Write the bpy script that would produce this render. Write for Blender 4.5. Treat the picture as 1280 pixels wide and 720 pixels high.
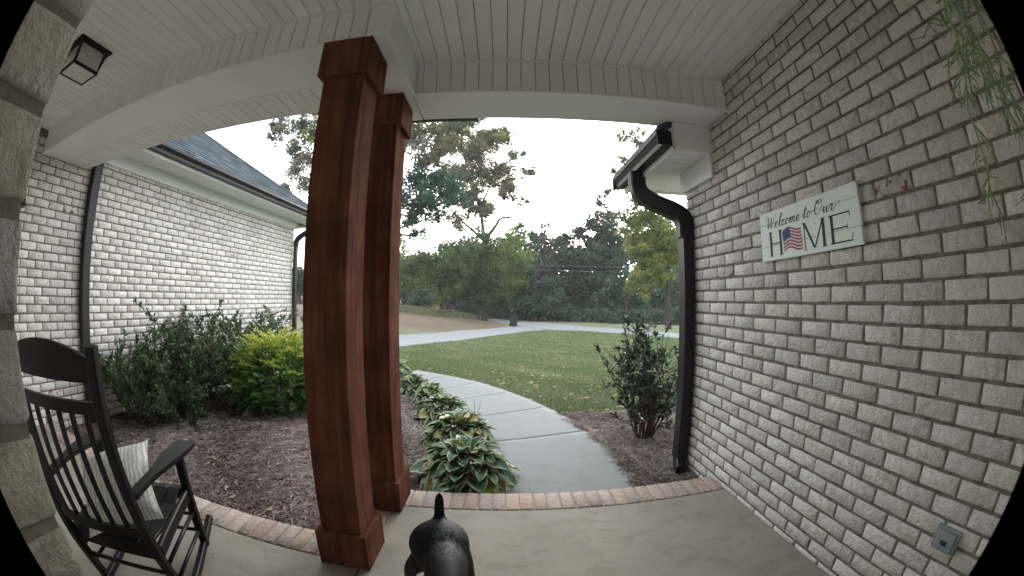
import bpy, bmesh, math, random
import numpy as np
from mathutils import Vector, Matrix

for o in list(bpy.data.objects):
    bpy.data.objects.remove(o)
SC = bpy.context.scene
COL = SC.collection
R = math.radians
random.seed(7)

# ------------------------------------------------------------------ camera (wide doorbell fisheye lens)
CAM = Vector((0.0, 0.0, 1.257))
YAW, PITCH, ROLL = 0.00661878, 0.04884467, 0.00243066
cam = bpy.data.cameras.new('camera')
cam.type = 'PANO'
cam.panorama_type = 'FISHEYE_LENS_POLYNOMIAL'
cam.fisheye_fov = 2.905
cam.sensor_fit = 'HORIZONTAL'
cam.sensor_width = 36.0
cam.fisheye_polynomial_k0 = 0.0
cam.fisheye_polynomial_k1 = -0.07490857640374801
cam.fisheye_polynomial_k2 = -0.00037762868068823085
cam.fisheye_polynomial_k3 = 8.115698279318575e-05
cam.fisheye_polynomial_k4 = -3.242955845828466e-06
cam.shift_x = 0.00443
cam.shift_y = -0.01643
cam.clip_start = 0.02
cam.clip_end = 3000
fv = Vector((math.sin(YAW) * math.cos(PITCH), math.cos(YAW) * math.cos(PITCH), math.sin(PITCH)))
rv = Vector((math.cos(YAW), -math.sin(YAW), 0))
uv_ = rv.cross(fv)
rr_ = rv * math.cos(ROLL) + uv_ * math.sin(ROLL)
uu_ = -rv * math.sin(ROLL) + uv_ * math.cos(ROLL)
cam_o = bpy.data.objects.new('camera', cam)
COL.objects.link(cam_o)
cam_o.matrix_world = Matrix(((rr_.x, uu_.x, -fv.x, CAM.x), (rr_.y, uu_.y, -fv.y, CAM.y),
                             (rr_.z, uu_.z, -fv.z, CAM.z), (0, 0, 0, 1)))
SC.camera = cam_o

# ------------------------------------------------------------------ sky, sun, exposure
SUN_EL, SUN_AZ = R(10), R(8)        # low behind thin cloud, ahead and to the right of the camera
W = bpy.data.worlds.new('World')
SC.world = W
W.use_nodes = True
nt = W.node_tree
nt.nodes.clear()
sky = nt.nodes.new('ShaderNodeTexSky')
sky.sky_type = 'NISHITA'
sky.sun_disc = False
sky.sun_elevation = SUN_EL
sky.sun_rotation = SUN_AZ
sky.air_density = 1.0
sky.dust_density = 3.0
hs = nt.nodes.new('ShaderNodeHueSaturation')
hs.inputs['Saturation'].default_value = 0.25
nt.links.new(sky.outputs[0], hs.inputs['Color'])
mx = nt.nodes.new('ShaderNodeMix')
mx.data_type = 'RGBA'
mx.inputs[0].default_value = 0.35
mx.inputs[7].default_value = (8.3, 8.8, 9.2, 1)      # the even veil of cloud
nt.links.new(hs.outputs[0], mx.inputs[6])
bg = nt.nodes.new('ShaderNodeBackground')
bg.inputs['Strength'].default_value = 0.12
nt.links.new(mx.outputs[2], bg.inputs['Color'])
wo = nt.nodes.new('ShaderNodeOutputWorld')
nt.links.new(bg.outputs[0], wo.inputs['Surface'])
sun = bpy.data.lights.new('sun', 'SUN')
sun.energy = 0.6
sun.angle = R(25)
sun.color = (1.0, 0.96, 0.92)
sun_o = bpy.data.objects.new('sun', sun)
COL.objects.link(sun_o)
sd = Vector((math.sin(SUN_AZ) * math.cos(SUN_EL), math.cos(SUN_AZ) * math.cos(SUN_EL), math.sin(SUN_EL)))
sun_o.rotation_euler = sd.to_track_quat('Z', 'Y').to_euler()
SC.view_settings.view_transform = 'Standard'
SC.view_settings.look = 'None'
SC.view_settings.exposure = 2.5
SC.view_settings.gamma = 1.0
SC.cycles.max_bounces = 8
SC.cycles.diffuse_bounces = 6
SC.render.resolution_x, SC.render.resolution_y = 1024, 576

# ------------------------------------------------------------------ helpers
def tag(o, label=None, cat=None, group=None, kind=None):
    if label: o['label'] = label
    if cat: o['category'] = cat
    if group: o['group'] = group
    if kind: o['kind'] = kind
    return o

def thing(name, label, cat, loc=(0, 0, 0), rotz=0, group=None):
    o = bpy.data.objects.new(name, None)
    o.empty_display_size = 0.1
    COL.objects.link(o)
    o.location = loc
    o.rotation_euler = (0, 0, rotz)
    return tag(o, label, cat, group)

def mesh_np(name, V, F, n=4):
    """V (k,3), F (m,n) integer faces all of n corners"""
    me = bpy.data.meshes.new(name)
    V = np.asarray(V, np.float32); F = np.asarray(F, np.int32)
    me.vertices.add(len(V)); me.vertices.foreach_set('co', V.ravel())
    me.loops.add(F.size); me.loops.foreach_set('vertex_index', F.ravel())
    me.polygons.add(len(F)); me.polygons.foreach_set('loop_start', np.arange(0, F.size, n, dtype=np.int32))
    me.update(calc_edges=True)
    me.validate()
    return me

def attr(me, name, vals):
    a = me.attributes.new(name, 'FLOAT', 'POINT')
    a.data.foreach_set('value', np.asarray(vals, np.float32))

def link(name, me, mat=None, parent=None, loc=None, kind=None):
    """parent given: the mesh is in world coordinates unless loc is given; parents are unrotated empties then"""
    if mat is not None:
        for m in (mat if isinstance(mat, (list, tuple)) else [mat]):
            if m.name not in [x.name for x in me.materials if x]:
                me.materials.append(m)
    o = bpy.data.objects.new(name, me)
    COL.objects.link(o)
    if loc is not None: o.location = loc
    if parent is not None:
        o.parent = parent
    if kind: o['kind'] = kind
    return o

class MB:
    def __init__(s): s.v = []; s.f = []; s.m = []
    def add(s, V, F, mi=0):
        b = len(s.v)
        s.v += [tuple(v) for v in V]
        s.f += [tuple(i + b for i in f) for f in F]
        s.m += [mi] * len(F)
    def box(s, x0, x1, y0, y1, z0, z1, M=None, mi=0, bev=0.0):
        if bev > 0:
            return s.bbox(x0, x1, y0, y1, z0, z1, bev, M, mi)
        V = [Vector(p) for p in ((x0, y0, z0), (x1, y0, z0), (x1, y1, z0), (x0, y1, z0), (x0, y0, z1), (x1, y0, z1), (x1, y1, z1), (x0, y1, z1))]
        if M is not None: V = [M @ p for p in V]
        s.add(V, [(3, 2, 1, 0), (4, 5, 6, 7), (0, 1, 5, 4), (1, 2, 6, 5), (2, 3, 7, 6), (3, 0, 4, 7)], mi)
    def bbox(s, x0, x1, y0, y1, z0, z1, b, M=None, mi=0):
        # chamfered box: 24 verts
        c = ((x0 + x1) / 2, (y0 + y1) / 2, (z0 + z1) / 2); h = ((x1 - x0) / 2, (y1 - y0) / 2, (z1 - z0) / 2)
        b = min(b, min(h) * 0.9)
        V = []; idx = {}
        for sx in (-1, 1):
            for sy in (-1, 1):
                for sz in (-1, 1):
                    for ax in range(3):
                        q = [h[0] - b, h[1] - b, h[2] - b]; q[ax] = h[ax]
                        idx[(sx, sy, sz, ax)] = len(V)
                        p = Vector((c[0] + sx * q[0], c[1] + sy * q[1], c[2] + sz * q[2]))
                        V.append(M @ p if M is not None else p)
        F = []
        g = lambda sx, sy, sz, a: idx[(sx, sy, sz, a)]
        for sg in (-1, 1):
            F.append([g(sg, -1, -1, 0), g(sg, 1, -1, 0), g(sg, 1, 1, 0), g(sg, -1, 1, 0)][::sg])
            F.append([g(-1, sg, -1, 1), g(-1, sg, 1, 1), g(1, sg, 1, 1), g(1, sg, -1, 1)][::sg])
            F.append([g(-1, -1, sg, 2), g(1, -1, sg, 2), g(1, 1, sg, 2), g(-1, 1, sg, 2)][::sg])
        for a in (-1, 1):
            for d in (-1, 1):
                F.append([g(-1, a, d, 1), g(1, a, d, 1), g(1, a, d, 2), g(-1, a, d, 2)][::(1 if a * d > 0 else -1)])
                F.append([g(a, -1, d, 0), g(a, 1, d, 0), g(a, 1, d, 2), g(a, -1, d, 2)][::(-1 if a * d > 0 else 1)])
                F.append([g(a, d, -1, 0), g(a, d, 1, 0), g(a, d, 1, 1), g(a, d, -1, 1)][::(1 if a * d > 0 else -1)])
                for e in (-1, 1):
                    F.append([g(a, d, e, 0), g(a, d, e, 1), g(a, d, e, 2)][::(1 if a * d * e > 0 else -1)])
        s.add(V, F, mi)
    def tube(s, P, rad, n=8, cap=True, mi=0, flat=None):
        P = [Vector(p) for p in P]
        if not hasattr(rad, '__len__'): rad = [rad] * len(P)
        rings = []; V = []; up0 = None
        for i, p in enumerate(P):
            t = (P[min(i + 1, len(P) - 1)] - P[max(i - 1, 0)]).normalized()
            if up0 is None:
                up0 = Vector((0, 0, 1)) if abs(t.z) < 0.9 else Vector((1, 0, 0))
            a = t.cross(up0).normalized(); b = a.cross(t).normalized(); up0 = b
            for k in range(n):
                an = 2 * math.pi * k / n
                V.append(p + (a * math.cos(an) + b * math.sin(an)) * rad[i])
        F = []
        for i in range(len(P) - 1):
            for k in range(n):
                k2 = (k + 1) % n
                F.append((i * n + k, i * n + k2, (i + 1) * n + k2, (i + 1) * n + k))
        if cap:
            F.append(tuple(range(n))[::-1]); F.append(tuple((len(P) - 1) * n + k for k in range(n)))
        s.add(V, F, mi)
    def sweep(s, P, prof, up=(0, 0, 1), mi=0, closed=True, cap=True):
        """sweep a 2-D profile (list of (u,w)) along polyline P; u along side, w along up"""
        P = [Vector(p) for p in P]; U = Vector(up); V = []; n = len(prof)
        for i, p in enumerate(P):
            t = (P[min(i + 1, len(P) - 1)] - P[max(i - 1, 0)]).normalized()
            a = t.cross(U).normalized(); b = a.cross(t).normalized()
            for (u, w) in prof: V.append(p + a * u + b * w)
        F = []
        for i in range(len(P) - 1):
            for k in range(n if closed else n - 1):
                k2 = (k + 1) % n
                F.append((i * n + k, i * n + k2, (i + 1) * n + k2, (i + 1) * n + k))
        if cap and closed:
            F.append(tuple(range(n))[::-1]); F.append(tuple((len(P) - 1) * n + k for k in range(n)))
        s.add(V, F, mi)
    def mesh(s, name, smooth=False):
        me = bpy.data.meshes.new(name)
        me.from_pydata([tuple(v) for v in s.v], [], s.f)
        if any(s.m): me.polygons.foreach_set('material_index', s.m)
        if smooth: me.polygons.foreach_set('use_smooth', [True] * len(me.polygons))
        me.update()
        return me
    def build(s, name, mat=None, parent=None, smooth=False, origin=None, kind=None):
        if origin is not None:
            O = Vector(origin); s.v = [tuple(Vector(v) - O) for v in s.v]
        o = link(name, s.mesh(name, smooth), mat, parent, kind=kind)
        return o

def rel(parent):
    return parent.location.copy()

# ------------------------------------------------------------------ materials
MATS = {}
def mat(name, color, rough=0.7, spec=0.4, metal=0.0, noise=None, bump=None, coord='Object', var=None, trans=0.0):
    """noise: (scale, color2, amount) ; bump: (scale, strength, distance) ; var: per-object value variation"""
    if name in MATS: return MATS[name]
    m = bpy.data.materials.new(name); m.use_nodes = True
    n = m.node_tree; b = n.nodes['Principled BSDF']
    b.inputs['Base Color'].default_value = (*color, 1)
    b.inputs['Roughness'].default_value = rough
    b.inputs['Specular IOR Level'].default_value = spec
    b.inputs['Metallic'].default_value = metal
    g = n.nodes.new('ShaderNodeNewGeometry')
    out = None
    if noise:
        sc, c2, am = noise
        t = n.nodes.new('ShaderNodeTexNoise'); t.inputs['Scale'].default_value = sc; t.inputs['Detail'].default_value = 6
        n.links.new(g.outputs['Position'], t.inputs['Vector'])
        mr = n.nodes.new('ShaderNodeMapRange'); mr.inputs[1].default_value = 0.35; mr.inputs[2].default_value = 0.68
        mr.inputs[4].default_value = am
        n.links.new(t.outputs[0], mr.inputs[0])
        x = n.nodes.new('ShaderNodeMix'); x.data_type = 'RGBA'
        x.inputs[6].default_value = (*color, 1); x.inputs[7].default_value = (*c2, 1)
        n.links.new(mr.outputs[0], x.inputs[0]); out = x.outputs[2]
    if var:
        oi = n.nodes.new('ShaderNodeObjectInfo')
        mr = n.nodes.new('ShaderNodeMapRange'); mr.inputs[3].default_value = 1 - var; mr.inputs[4].default_value = 1 + var
        n.links.new(oi.outputs['Random'], mr.inputs[0])
        h = n.nodes.new('ShaderNodeHueSaturation'); n.links.new(mr.outputs[0], h.inputs['Value'])
        if out is not None: n.links.new(out, h.inputs['Color'])
        else: h.inputs['Color'].default_value = (*color, 1)
        out = h.outputs[0]
    if out is not None: n.links.new(out, b.inputs['Base Color'])
    if bump:
        t = n.nodes.new('ShaderNodeTexNoise'); t.inputs['Scale'].default_value = bump[0]; t.inputs['Detail'].default_value = 8
        n.links.new(g.outputs['Position'], t.inputs['Vector'])
        bp = n.nodes.new('ShaderNodeBump'); bp.inputs['Strength'].default_value = bump[1]; bp.inputs['Distance'].default_value = bump[2]
        n.links.new(t.outputs[0], bp.inputs['Height']); n.links.new(bp.outputs[0], b.inputs['Normal'])
    MATS[name] = m
    return m

def nodes(m): return m.node_tree, m.node_tree.nodes['Principled BSDF']

def brick_mat(name, base, stain, dark, red, red_th, whiteness):
    m = mat(name, base, rough=0.9, spec=0.2)
    n, b = nodes(m)
    L = n.links.new; N = n.nodes.new
    g = N('ShaderNodeNewGeometry'); oi = N('ShaderNodeObjectInfo')
    ad = N('ShaderNodeMath'); ad.operation = 'ADD'; L(g.outputs['Random Per Island'], ad.inputs[0]); L(oi.outputs['Random'], ad.inputs[1])
    fr = N('ShaderNodeMath'); fr.operation = 'FRACT'; L(ad.outputs[0], fr.inputs[0])
    def noise(sc, det, rough=0.6):
        t = N('ShaderNodeTexNoise'); t.inputs['Scale'].default_value = sc; t.inputs['Detail'].default_value = det; t.inputs['Roughness'].default_value = rough
        L(g.outputs['Position'], t.inputs['Vector']); return t.outputs[0]
    def rng(x, a, c, lo=0., hi=1.):
        r = N('ShaderNodeMapRange'); r.inputs[1].default_value = a; r.inputs[2].default_value = c; r.inputs[3].default_value = lo; r.inputs[4].default_value = hi
        L(x, r.inputs[0]); return r.outputs[0]
    def mixc(f, a, c):
        x = N('ShaderNodeMix'); x.data_type = 'RGBA'; L(f, x.inputs[0])
        if isinstance(a, tuple): x.inputs[6].default_value = (*a, 1)
        else: L(a, x.inputs[6])
        x.inputs[7].default_value = (*c, 1); return x.outputs[2]
    def mul(a, c):
        x = N('ShaderNodeMath'); x.operation = 'MULTIPLY'; L(a, x.inputs[0])
        if isinstance(c, float): x.inputs[1].default_value = c
        else: L(c, x.inputs[1])
        return x.outputs[0]
    c = mixc(mul(rng(noise(28, 5), .42, .62), rng(fr.outputs[0], 0, 1, .25, whiteness)), base, stain)
    c = mixc(mul(rng(noise(90, 6, .8), .55, .68), .55), c, dark)
    # per-brick value shift
    wn = N('ShaderNodeTexWhiteNoise'); wn.noise_dimensions = '1D'; L(fr.outputs[0], wn.inputs['W'])
    h = N('ShaderNodeHueSaturation'); L(c, h.inputs['Color']); L(rng(wn.outputs['Value'], 0, 1, .86, 1.10), h.inputs['Value'])
    h2 = N('ShaderNodeHueSaturation'); L(h.outputs[0], h2.inputs['Color']); wn2 = N('ShaderNodeTexWhiteNoise'); wn2.noise_dimensions = '1D'; m3 = N('ShaderNodeMath'); m3.operation = 'ADD'; L(fr.outputs[0], m3.inputs[0]); m3.inputs[1].default_value = 7.3; L(m3.outputs[0], wn2.inputs['W']); L(rng(wn2.outputs['Value'], 0, 1, .6, 1.35), h2.inputs['Saturation']); L(rng(wn2.outputs['Value'], 0, 1,  .506, .496), h2.inputs['Hue']); h = h2
    rd = mul(rng(noise(17, 4), .56, .60), rng(fr.outputs[0], red_th, red_th + .01))
    c = mixc(rd, h.outputs[0], red)
    L(c, b.inputs['Base Color'])
    t1 = noise(38, 8, .65); t2 = noise(140, 3)
    a = N('ShaderNodeMath'); a.operation = 'MULTIPLY_ADD'; L(t2, a.inputs[0]); a.inputs[1].default_value = .3; L(t1, a.inputs[2])
    bp = N('ShaderNodeBump'); bp.inputs['Strength'].default_value = 1.0; bp.inputs['Distance'].default_value = .018
    L(a.outputs[0], bp.inputs['Height']); L(bp.outputs[0], b.inputs['Normal'])
    return m

M_BRICK = brick_mat('whitewashed_brick', (.81, .785, .745), (.57, .525, .475), (.29, .25, .215), (.30, .13, .10), .982, .8)
M_EDGEB = brick_mat('buff_paver_brick', (.50, .42, .37), (.40, .31, .26), (.24, .18, .15), (.42, .30, .25), .8, .8)
M_MORTAR = mat('mortar', (.25, .23, .20), .95, .1, noise=(25, (.11, .09, .07), .8), bump=(120, .8, .004))
M_MORTARL = mat('pale_mortar', (.42, .34, .28), .95, .1, noise=(30, (.3, .24, .2), .8), bump=(120, .8, .004))
M_TRIM = mat('white_vinyl', (.79, .81, .80), .45, .4, noise=(3, (.73, .75, .735), .5), bump=(8, .08, .004))
M_PLANK = mat('white_beadboard', (.79, .81, .79), .5, .35, noise=(4, (.71, .725, .70), .6), bump=(10, .05, .003), var=.04)
M_GAP = mat('groove_shadow_gap', (.10, .09, .08), .9, .1)
M_DARK = mat('dark_bronze_metal', (.009, .008, .010), .42, .35, noise=(6, (.016, .014, .017), .6), bump=(30, .06, .002))
M_BLACKW = mat('black_painted_wood', (.005, .005, .006), .45, .25, noise=(12, (.012, .011, .012), .7), bump=(60, .15, .002))
M_GLASS = mat('frosted_glass', (.55, .56, .52), .3, .5)

def wood_mat():
    m = mat('red_stained_cedar', (.2, .06, .03), .95, .02)
    n, b = nodes(m); L = n.links.new; N = n.nodes.new
    g = N('ShaderNodeNewGeometry')
    mp = N('ShaderNodeMapping'); mp.inputs['Scale'].default_value = (14, 14, 0.9); L(g.outputs['Position'], mp.inputs[0])
    t = N('ShaderNodeTexNoise'); t.inputs['Scale'].default_value = 2.2; t.inputs['Detail'].default_value = 9; t.inputs['Distortion'].default_value = .5; L(mp.outputs[0], t.inputs[0])
    r = N('ShaderNodeValToRGB'); e = r.color_ramp.elements
    e[0].position = .3; e[0].color = (.078, .032, .025, 1); e[1].position = .72; e[1].color = (.185, .076, .048, 1)
    k = r.color_ramp.elements.new(.5); k.color = (.130, .052, .036, 1)
    L(t.outputs[0], r.inputs[0])
    mp2 = N('ShaderNodeMapping'); mp2.inputs['Scale'].default_value = (6, 6, 70); L(g.outputs['Position'], mp2.inputs[0])
    t2 = N('ShaderNodeTexNoise'); t2.inputs['Scale'].default_value = 1.4; t2.inputs['Detail'].default_value = 3; L(mp2.outputs[0], t2.inputs[0])
    t4 = N('ShaderNodeTexNoise'); t4.inputs['Scale'].default_value = 5; t4.inputs['Detail'].default_value = 4; L(g.outputs['Position'], t4.inputs[0])
    r4 = N('ShaderNodeMapRange'); r4.inputs[1].default_value = .35; r4.inputs[2].default_value = .7; r4.inputs[3].default_value = .72; r4.inputs[4].default_value = 1.2; L(t4.outputs[0], r4.inputs[0])
    mk = N('ShaderNodeMapping'); mk.inputs['Scale'].default_value = (9, 9, 2.2); L(g.outputs['Position'], mk.inputs[0])
    vk = N('ShaderNodeTexVoronoi'); vk.inputs['Scale'].default_value = 1.0; L(mk.outputs[0], vk.inputs[0])
    rk_ = N('ShaderNodeMapRange'); rk_.inputs[1].default_value = .05; rk_.inputs[2].default_value = .14; rk_.inputs[3].default_value = .45; rk_.inputs[4].default_value = 1; L(vk.outputs['Distance'], rk_.inputs[0])
    mv = N('ShaderNodeMath'); mv.operation = 'MULTIPLY'; L(r4.outputs[0], mv.inputs[0]); L(rk_.outputs[0], mv.inputs[1])
    hv = N('ShaderNodeHueSaturation'); L(r.outputs[0], hv.inputs['Color']); L(mv.outputs[0], hv.inputs['Value'])
    L(hv.outputs[0], b.inputs['Base Color'])
    a = N('ShaderNodeMath'); a.operation = 'MULTIPLY_ADD'; L(t2.outputs[0], a.inputs[0]); a.inputs[1].default_value = .5; L(t.outputs[0], a.inputs[2])
    bp = N('ShaderNodeBump'); bp.inputs['Strength'].default_value = .6; bp.inputs['Distance'].default_value = .003
    L(a.outputs[0], bp.inputs['Height']); L(bp.outputs[0], b.inputs['Normal'])
    return m
M_WOOD = wood_mat()

def concrete_mat(name, c1, c2, c3, streak):
    m = mat(name, c1, .85, .25)
    n, b = nodes(m); L = n.links.new; N = n.nodes.new
    g = N('ShaderNodeNewGeometry')
    def noise(sc, det, vec=None, r=.6):
        t = N('ShaderNodeTexNoise'); t.inputs['Scale'].default_value = sc; t.inputs['Detail'].default_value = det; t.inputs['Roughness'].default_value = r
        L(vec if vec is not None else g.outputs['Position'], t.inputs['Vector']); return t.outputs[0]
    def rng(x, a, c, hi=1.):
        r = N('ShaderNodeMapRange'); r.inputs[1].default_value = a; r.inputs[2].default_value = c; r.inputs[4].default_value = hi
        L(x, r.inputs[0]); return r.outputs[0]
    def mixc(f, a, c):
        x = N('ShaderNodeMix'); x.data_type = 'RGBA'; L(f, x.inputs[0])
        if isinstance(a, tuple): x.inputs[6].default_value = (*a, 1)
        else: L(a, x.inputs[6])
        x.inputs[7].default_value = (*c, 1); return x.outputs[2]
    c = mixc(rng(noise(1.6, 5), .35, .65), c1, c2)
    mp = N('ShaderNodeMapping'); mp.inputs['Scale'].default_value = streak; L(g.outputs['Position'], mp.inputs[0])
    c = mixc(rng(noise(4, 7, mp.outputs[0], .7), .5, .72, .7), c, c3)
    c = mixc(rng(noise(60, 4), .62, .75, .5), c, tuple(v * .5 for v in c3))
    L(c, b.inputs['Base Color'])
    bp = N('ShaderNodeBump'); bp.inputs['Strength'].default_value = .5; bp.inputs['Distance'].default_value = .003
    L(noise(180, 5), bp.inputs['Height']); L(bp.outputs[0], b.inputs['Normal'])
    return m
M_SLAB = concrete_mat('porch_concrete', (.325, .305, .26), (.265, .248, .21), (.185, .165, .13), (1.4, 2.6, 1))
M_WALK = concrete_mat('walk_concrete', (.21, .225, .22), (.19, .205, .20), (.165, .175, .17), (1, 1, 1))
M_DRIVE = concrete_mat('drive_concrete', (.245, .26, .265), (.22, .23, .235), (.18, .19, .19), (.3, .6, 1))

def leaf_mat(name, cols, rough=.6, spec=.3, scale=.8, sub=.15):
    """leaf colours picked by a random value of each leaf, plus large-scale clumps"""
    m = mat(name, cols[0], rough, spec)
    n, b = nodes(m); L = n.links.new; N = n.nodes.new
    at = N('ShaderNodeAttribute'); at.attribute_name = 'tint'
    r = N('ShaderNodeValToRGB'); e = r.color_ramp.elements
    k = len(cols)
    e[0].position = 0; e[0].color = (*cols[0], 1); e[1].position = 1; e[1].color = (*cols[-1], 1)
    for i in range(1, k - 1):
        q = e.new(i / (k - 1)); q.color = (*cols[i], 1)
    L(at.outputs['Fac'], r.inputs[0])
    L(r.outputs[0], b.inputs['Base Color'])
    tr = N('ShaderNodeBsdfTranslucent'); L(r.outputs[0], tr.inputs['Color'])
    ms = N('ShaderNodeMixShader'); ms.inputs[0].default_value = sub + .1
    L(b.outputs[0], ms.inputs[1]); L(tr.outputs[0], ms.inputs[2])
    L(ms.outputs[0], n.nodes['Material Output'].inputs['Surface'])
    return m

# ------------------------------------------------------------------ terrain
def sstep(t):
    t = np.clip(t, 0, 1); return t * t * (3 - 2 * t)
def gz(x, y):
    x = np.asarray(x, float); y = np.asarray(y, float)
    a = np.clip(y - 2.5, 0, 27.5) * -.045
    b = np.clip(y - 30, 0, 40) * -.020
    c = np.clip(y - 75, 0, 200) * .03
    mound = 1.75 * sstep((-x - .8) / 11) * sstep((y - 16) / 16)
    und = .03 * np.sin(x * .9 + 1) * np.sin(y * .7) * sstep((y - 7) / 8)
    return -.15 + a + b + c + mound + und

def px_ray(px, py):
    """photo pixel -> direction, for placing distant trees and paths on the terrain"""
    k = (0.07490857640374801, 0.00037762868068823085, -8.115698279318575e-05, 3.242955845828466e-06)
    dx, dy = px - 634.32, 338.97 - py
    r = math.hypot(dx, dy); mm = r * 36 / 1280
    th = sum(c * mm ** (i + 1) for i, c in enumerate(k))
    d = rr_ * (dx / r * math.sin(th)) + uu_ * (dy / r * math.sin(th)) + fv * math.cos(th)
    return d
def atY(px, py, Y):
    d = px_ray(px, py); return CAM + d * (Y / d.y)
def atG(px, py, off=0.0):
    d = px_ray(px, py); t = 0.5
    while t < 200:
        p = CAM + d * t
        if p.z < float(gz(p.x, p.y)) + off: break
        t *= 1.002
    return CAM + d * t

def grid_sheet(name, xs, ys, off, m, kind='structure', bumpf=None, thick=None):
    X, Y = np.meshgrid(xs, ys); Z = gz(X, Y) + off
    if bumpf is not None: Z = Z + bumpf(X, Y)
    V = np.stack([X.ravel(), Y.ravel(), Z.ravel()], 1)
    nx, ny = len(xs), len(ys)
    i = np.arange(nx * ny).reshape(ny, nx)
    F = np.stack([i[:-1, :-1].ravel(), i[:-1, 1:].ravel(), i[1:, 1:].ravel(), i[1:, :-1].ravel()], 1)
    me = mesh_np(name, V, F); me.polygons.foreach_set('use_smooth', [True] * len(me.polygons))
    return link(name, me, m, kind=kind), V

def strip(left, right, n, m, off):
    """resample two edge polylines to n stations, m cells across, draped on the terrain"""
    def rs(P, n):
        P = np.array(P, float); d = np.r_[0, np.cumsum(np.hypot(*np.diff(P, axis=0).T))]
        # smooth catmull resample
        t = np.linspace(0, d[-1], n); q = np.stack([np.interp(t, d, P[:, k]) for k in (0, 1)], 1)
        for _ in range(max(2, n // 14)):
            q[1:-1] = (q[:-2] + 2 * q[1:-1] + q[2:]) / 4
        return q
    A, B = rs(left, n), rs(right, n)
    s = np.linspace(0, 1, m + 1)[None, :, None]
    G = A[:, None] * (1 - s) + B[:, None] * s
    return G

def draped(name, G, off, m, thick=.1, parent=None, kind='structure', bumpf=None):
    ny, nx = G.shape[:2]
    Z = gz(G[..., 0], G[..., 1]) + off
    if bumpf is not None: Z = Z + bumpf(G[..., 0], G[..., 1])
    V = np.concatenate([G, Z[..., None]], 2).reshape(-1, 3)
    i = np.arange(nx * ny).reshape(ny, nx)
    F = [i[:-1, :-1].ravel(), i[:-1, 1:].ravel(), i[1:, 1:].ravel(), i[1:, :-1].ravel()]
    F = np.stack(F, 1)
    # skirt
    loop = np.r_[i[0, :], i[1:, -1], i[-1, -2::-1], i[-2:0:-1, 0]]
    V2 = V[loop].copy(); V2[:, 2] -= thick
    k = len(loop); j = np.arange(k)
    S = np.stack([loop, len(V) + j, len(V) + (j + 1) % k, loop[(j + 1) % k]], 1)
    me = mesh_np(name, np.r_[V, V2], np.r_[F, S])
    return link(name, me, m, parent, kind=kind)

rng = np.random.default_rng(5)

# ground sheet
def warp(lo, hi, n, c):
    t = np.linspace(-1, 1, n); s = np.sinh(t * 4) / math.sinh(4)
    return c + np.where(s < 0, -s * (lo - c), s * (hi - c))
gm = mat('lawn_ground', (.10, .12, .05), .95, .1)
def build_ground_mat():
    n, b = nodes(gm); L = n.links.new; N = n.nodes.new
    g = N('ShaderNodeNewGeometry'); at = N('ShaderNodeAttribute'); at.attribute_name = 'dry'
    def noise(sc, det):
        t = N('ShaderNodeTexNoise'); t.inputs['Scale'].default_value = sc; t.inputs['Detail'].default_value = det; t.inputs['Roughness'].default_value = .7
        L(g.outputs['Position'], t.inputs['Vector']); return t.outputs[0]
    def rngn(x, a, c, hi=1.):
        r = N('ShaderNodeMapRange'); r.inputs[1].default_value = a; r.inputs[2].default_value = c; r.inputs[4].default_value = hi
        L(x, r.inputs[0]); return r.outputs[0]
    def mixc(f, a, c):
        x = N('ShaderNodeMix'); x.data_type = 'RGBA'; L(f, x.inputs[0])
        for v, s in ((a, 6), (c, 7)):
            if isinstance(v, tuple): x.inputs[s].default_value = (*v, 1)
            else: L(v, x.inputs[s])
        return x.outputs[2]
    green = mixc(rngn(noise(1.1, 8), .38, .62), (.11, .145, .07), (.20, .195, .13))
    green = mixc(rngn(noise(14, 6), .5, .7), green, (.21, .185, .135))
    dry = mixc(rngn(noise(.7, 8), .35, .65), (.19, .155, .12), (.125, .10, .075))
    dry = mixc(rngn(noise(9, 6), .5, .7), dry, (.19, .15, .105))
    L(mixc(at.outputs['Fac'], green, dry), b.inputs['Base Color'])
    bp = N('ShaderNodeBump'); bp.inputs['Strength'].default_value = .8; bp.inputs['Distance'].default_value = .03
    L(noise(25, 8), bp.inputs['Height']); L(bp.outputs[0], b.inputs['Normal'])
build_ground_mat()
xs = warp(-160, 160, 260, -1.0); ys = np.r_[np.linspace(-20, 2, 10), np.linspace(2.2, 50, 240), np.linspace(51, 400, 90)]
# the edges of the drive, walk and beds, on the ground
drive_top = [atG(*q) for q in ((480, 411), (505, 410), (560, 406.5), (600, 403), (633, 399.5), (650, 397.5), (668, 396.8))]
drive_bot = [atG(*q) for q in ((480, 427.5), (505, 424.5), (560, 418.5), (600, 413.5), (640, 408), (660, 405), (680, 404))]
road_top = [atG(*q) for q in ((594, 387.5), (612, 388.5), (640, 391.3), (680, 394.5), (720, 398), (770, 402), (838, 407.8), (870, 410))]
road_bot = [atG(*q) for q in ((597, 389.8), (612, 392), (625, 394.5), (640, 397.6), (680, 403.2), (720, 404.6), (770, 408), (838, 413.5), (870, 416))]
ground, V = grid_sheet('ground', xs, ys, 0, gm)
dr = sstep((-V[:, 0] + .03 * V[:, 1] - .5) / 2.0) * sstep((V[:, 1] - 21 - .10 * (V[:, 0] + 8)) / 3)
dr = np.maximum(dr, .75 * sstep(1 - np.hypot(V[:, 0] - 1.6, (V[:, 1] - 5.0) * .8) / 1.5))
dr = np.maximum(dr, .65 * sstep(1 - np.hypot((V[:, 0] - 5.5) * .5, (V[:, 1] - 20)) / 4))
attr(ground.data, 'dry', dr)

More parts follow.
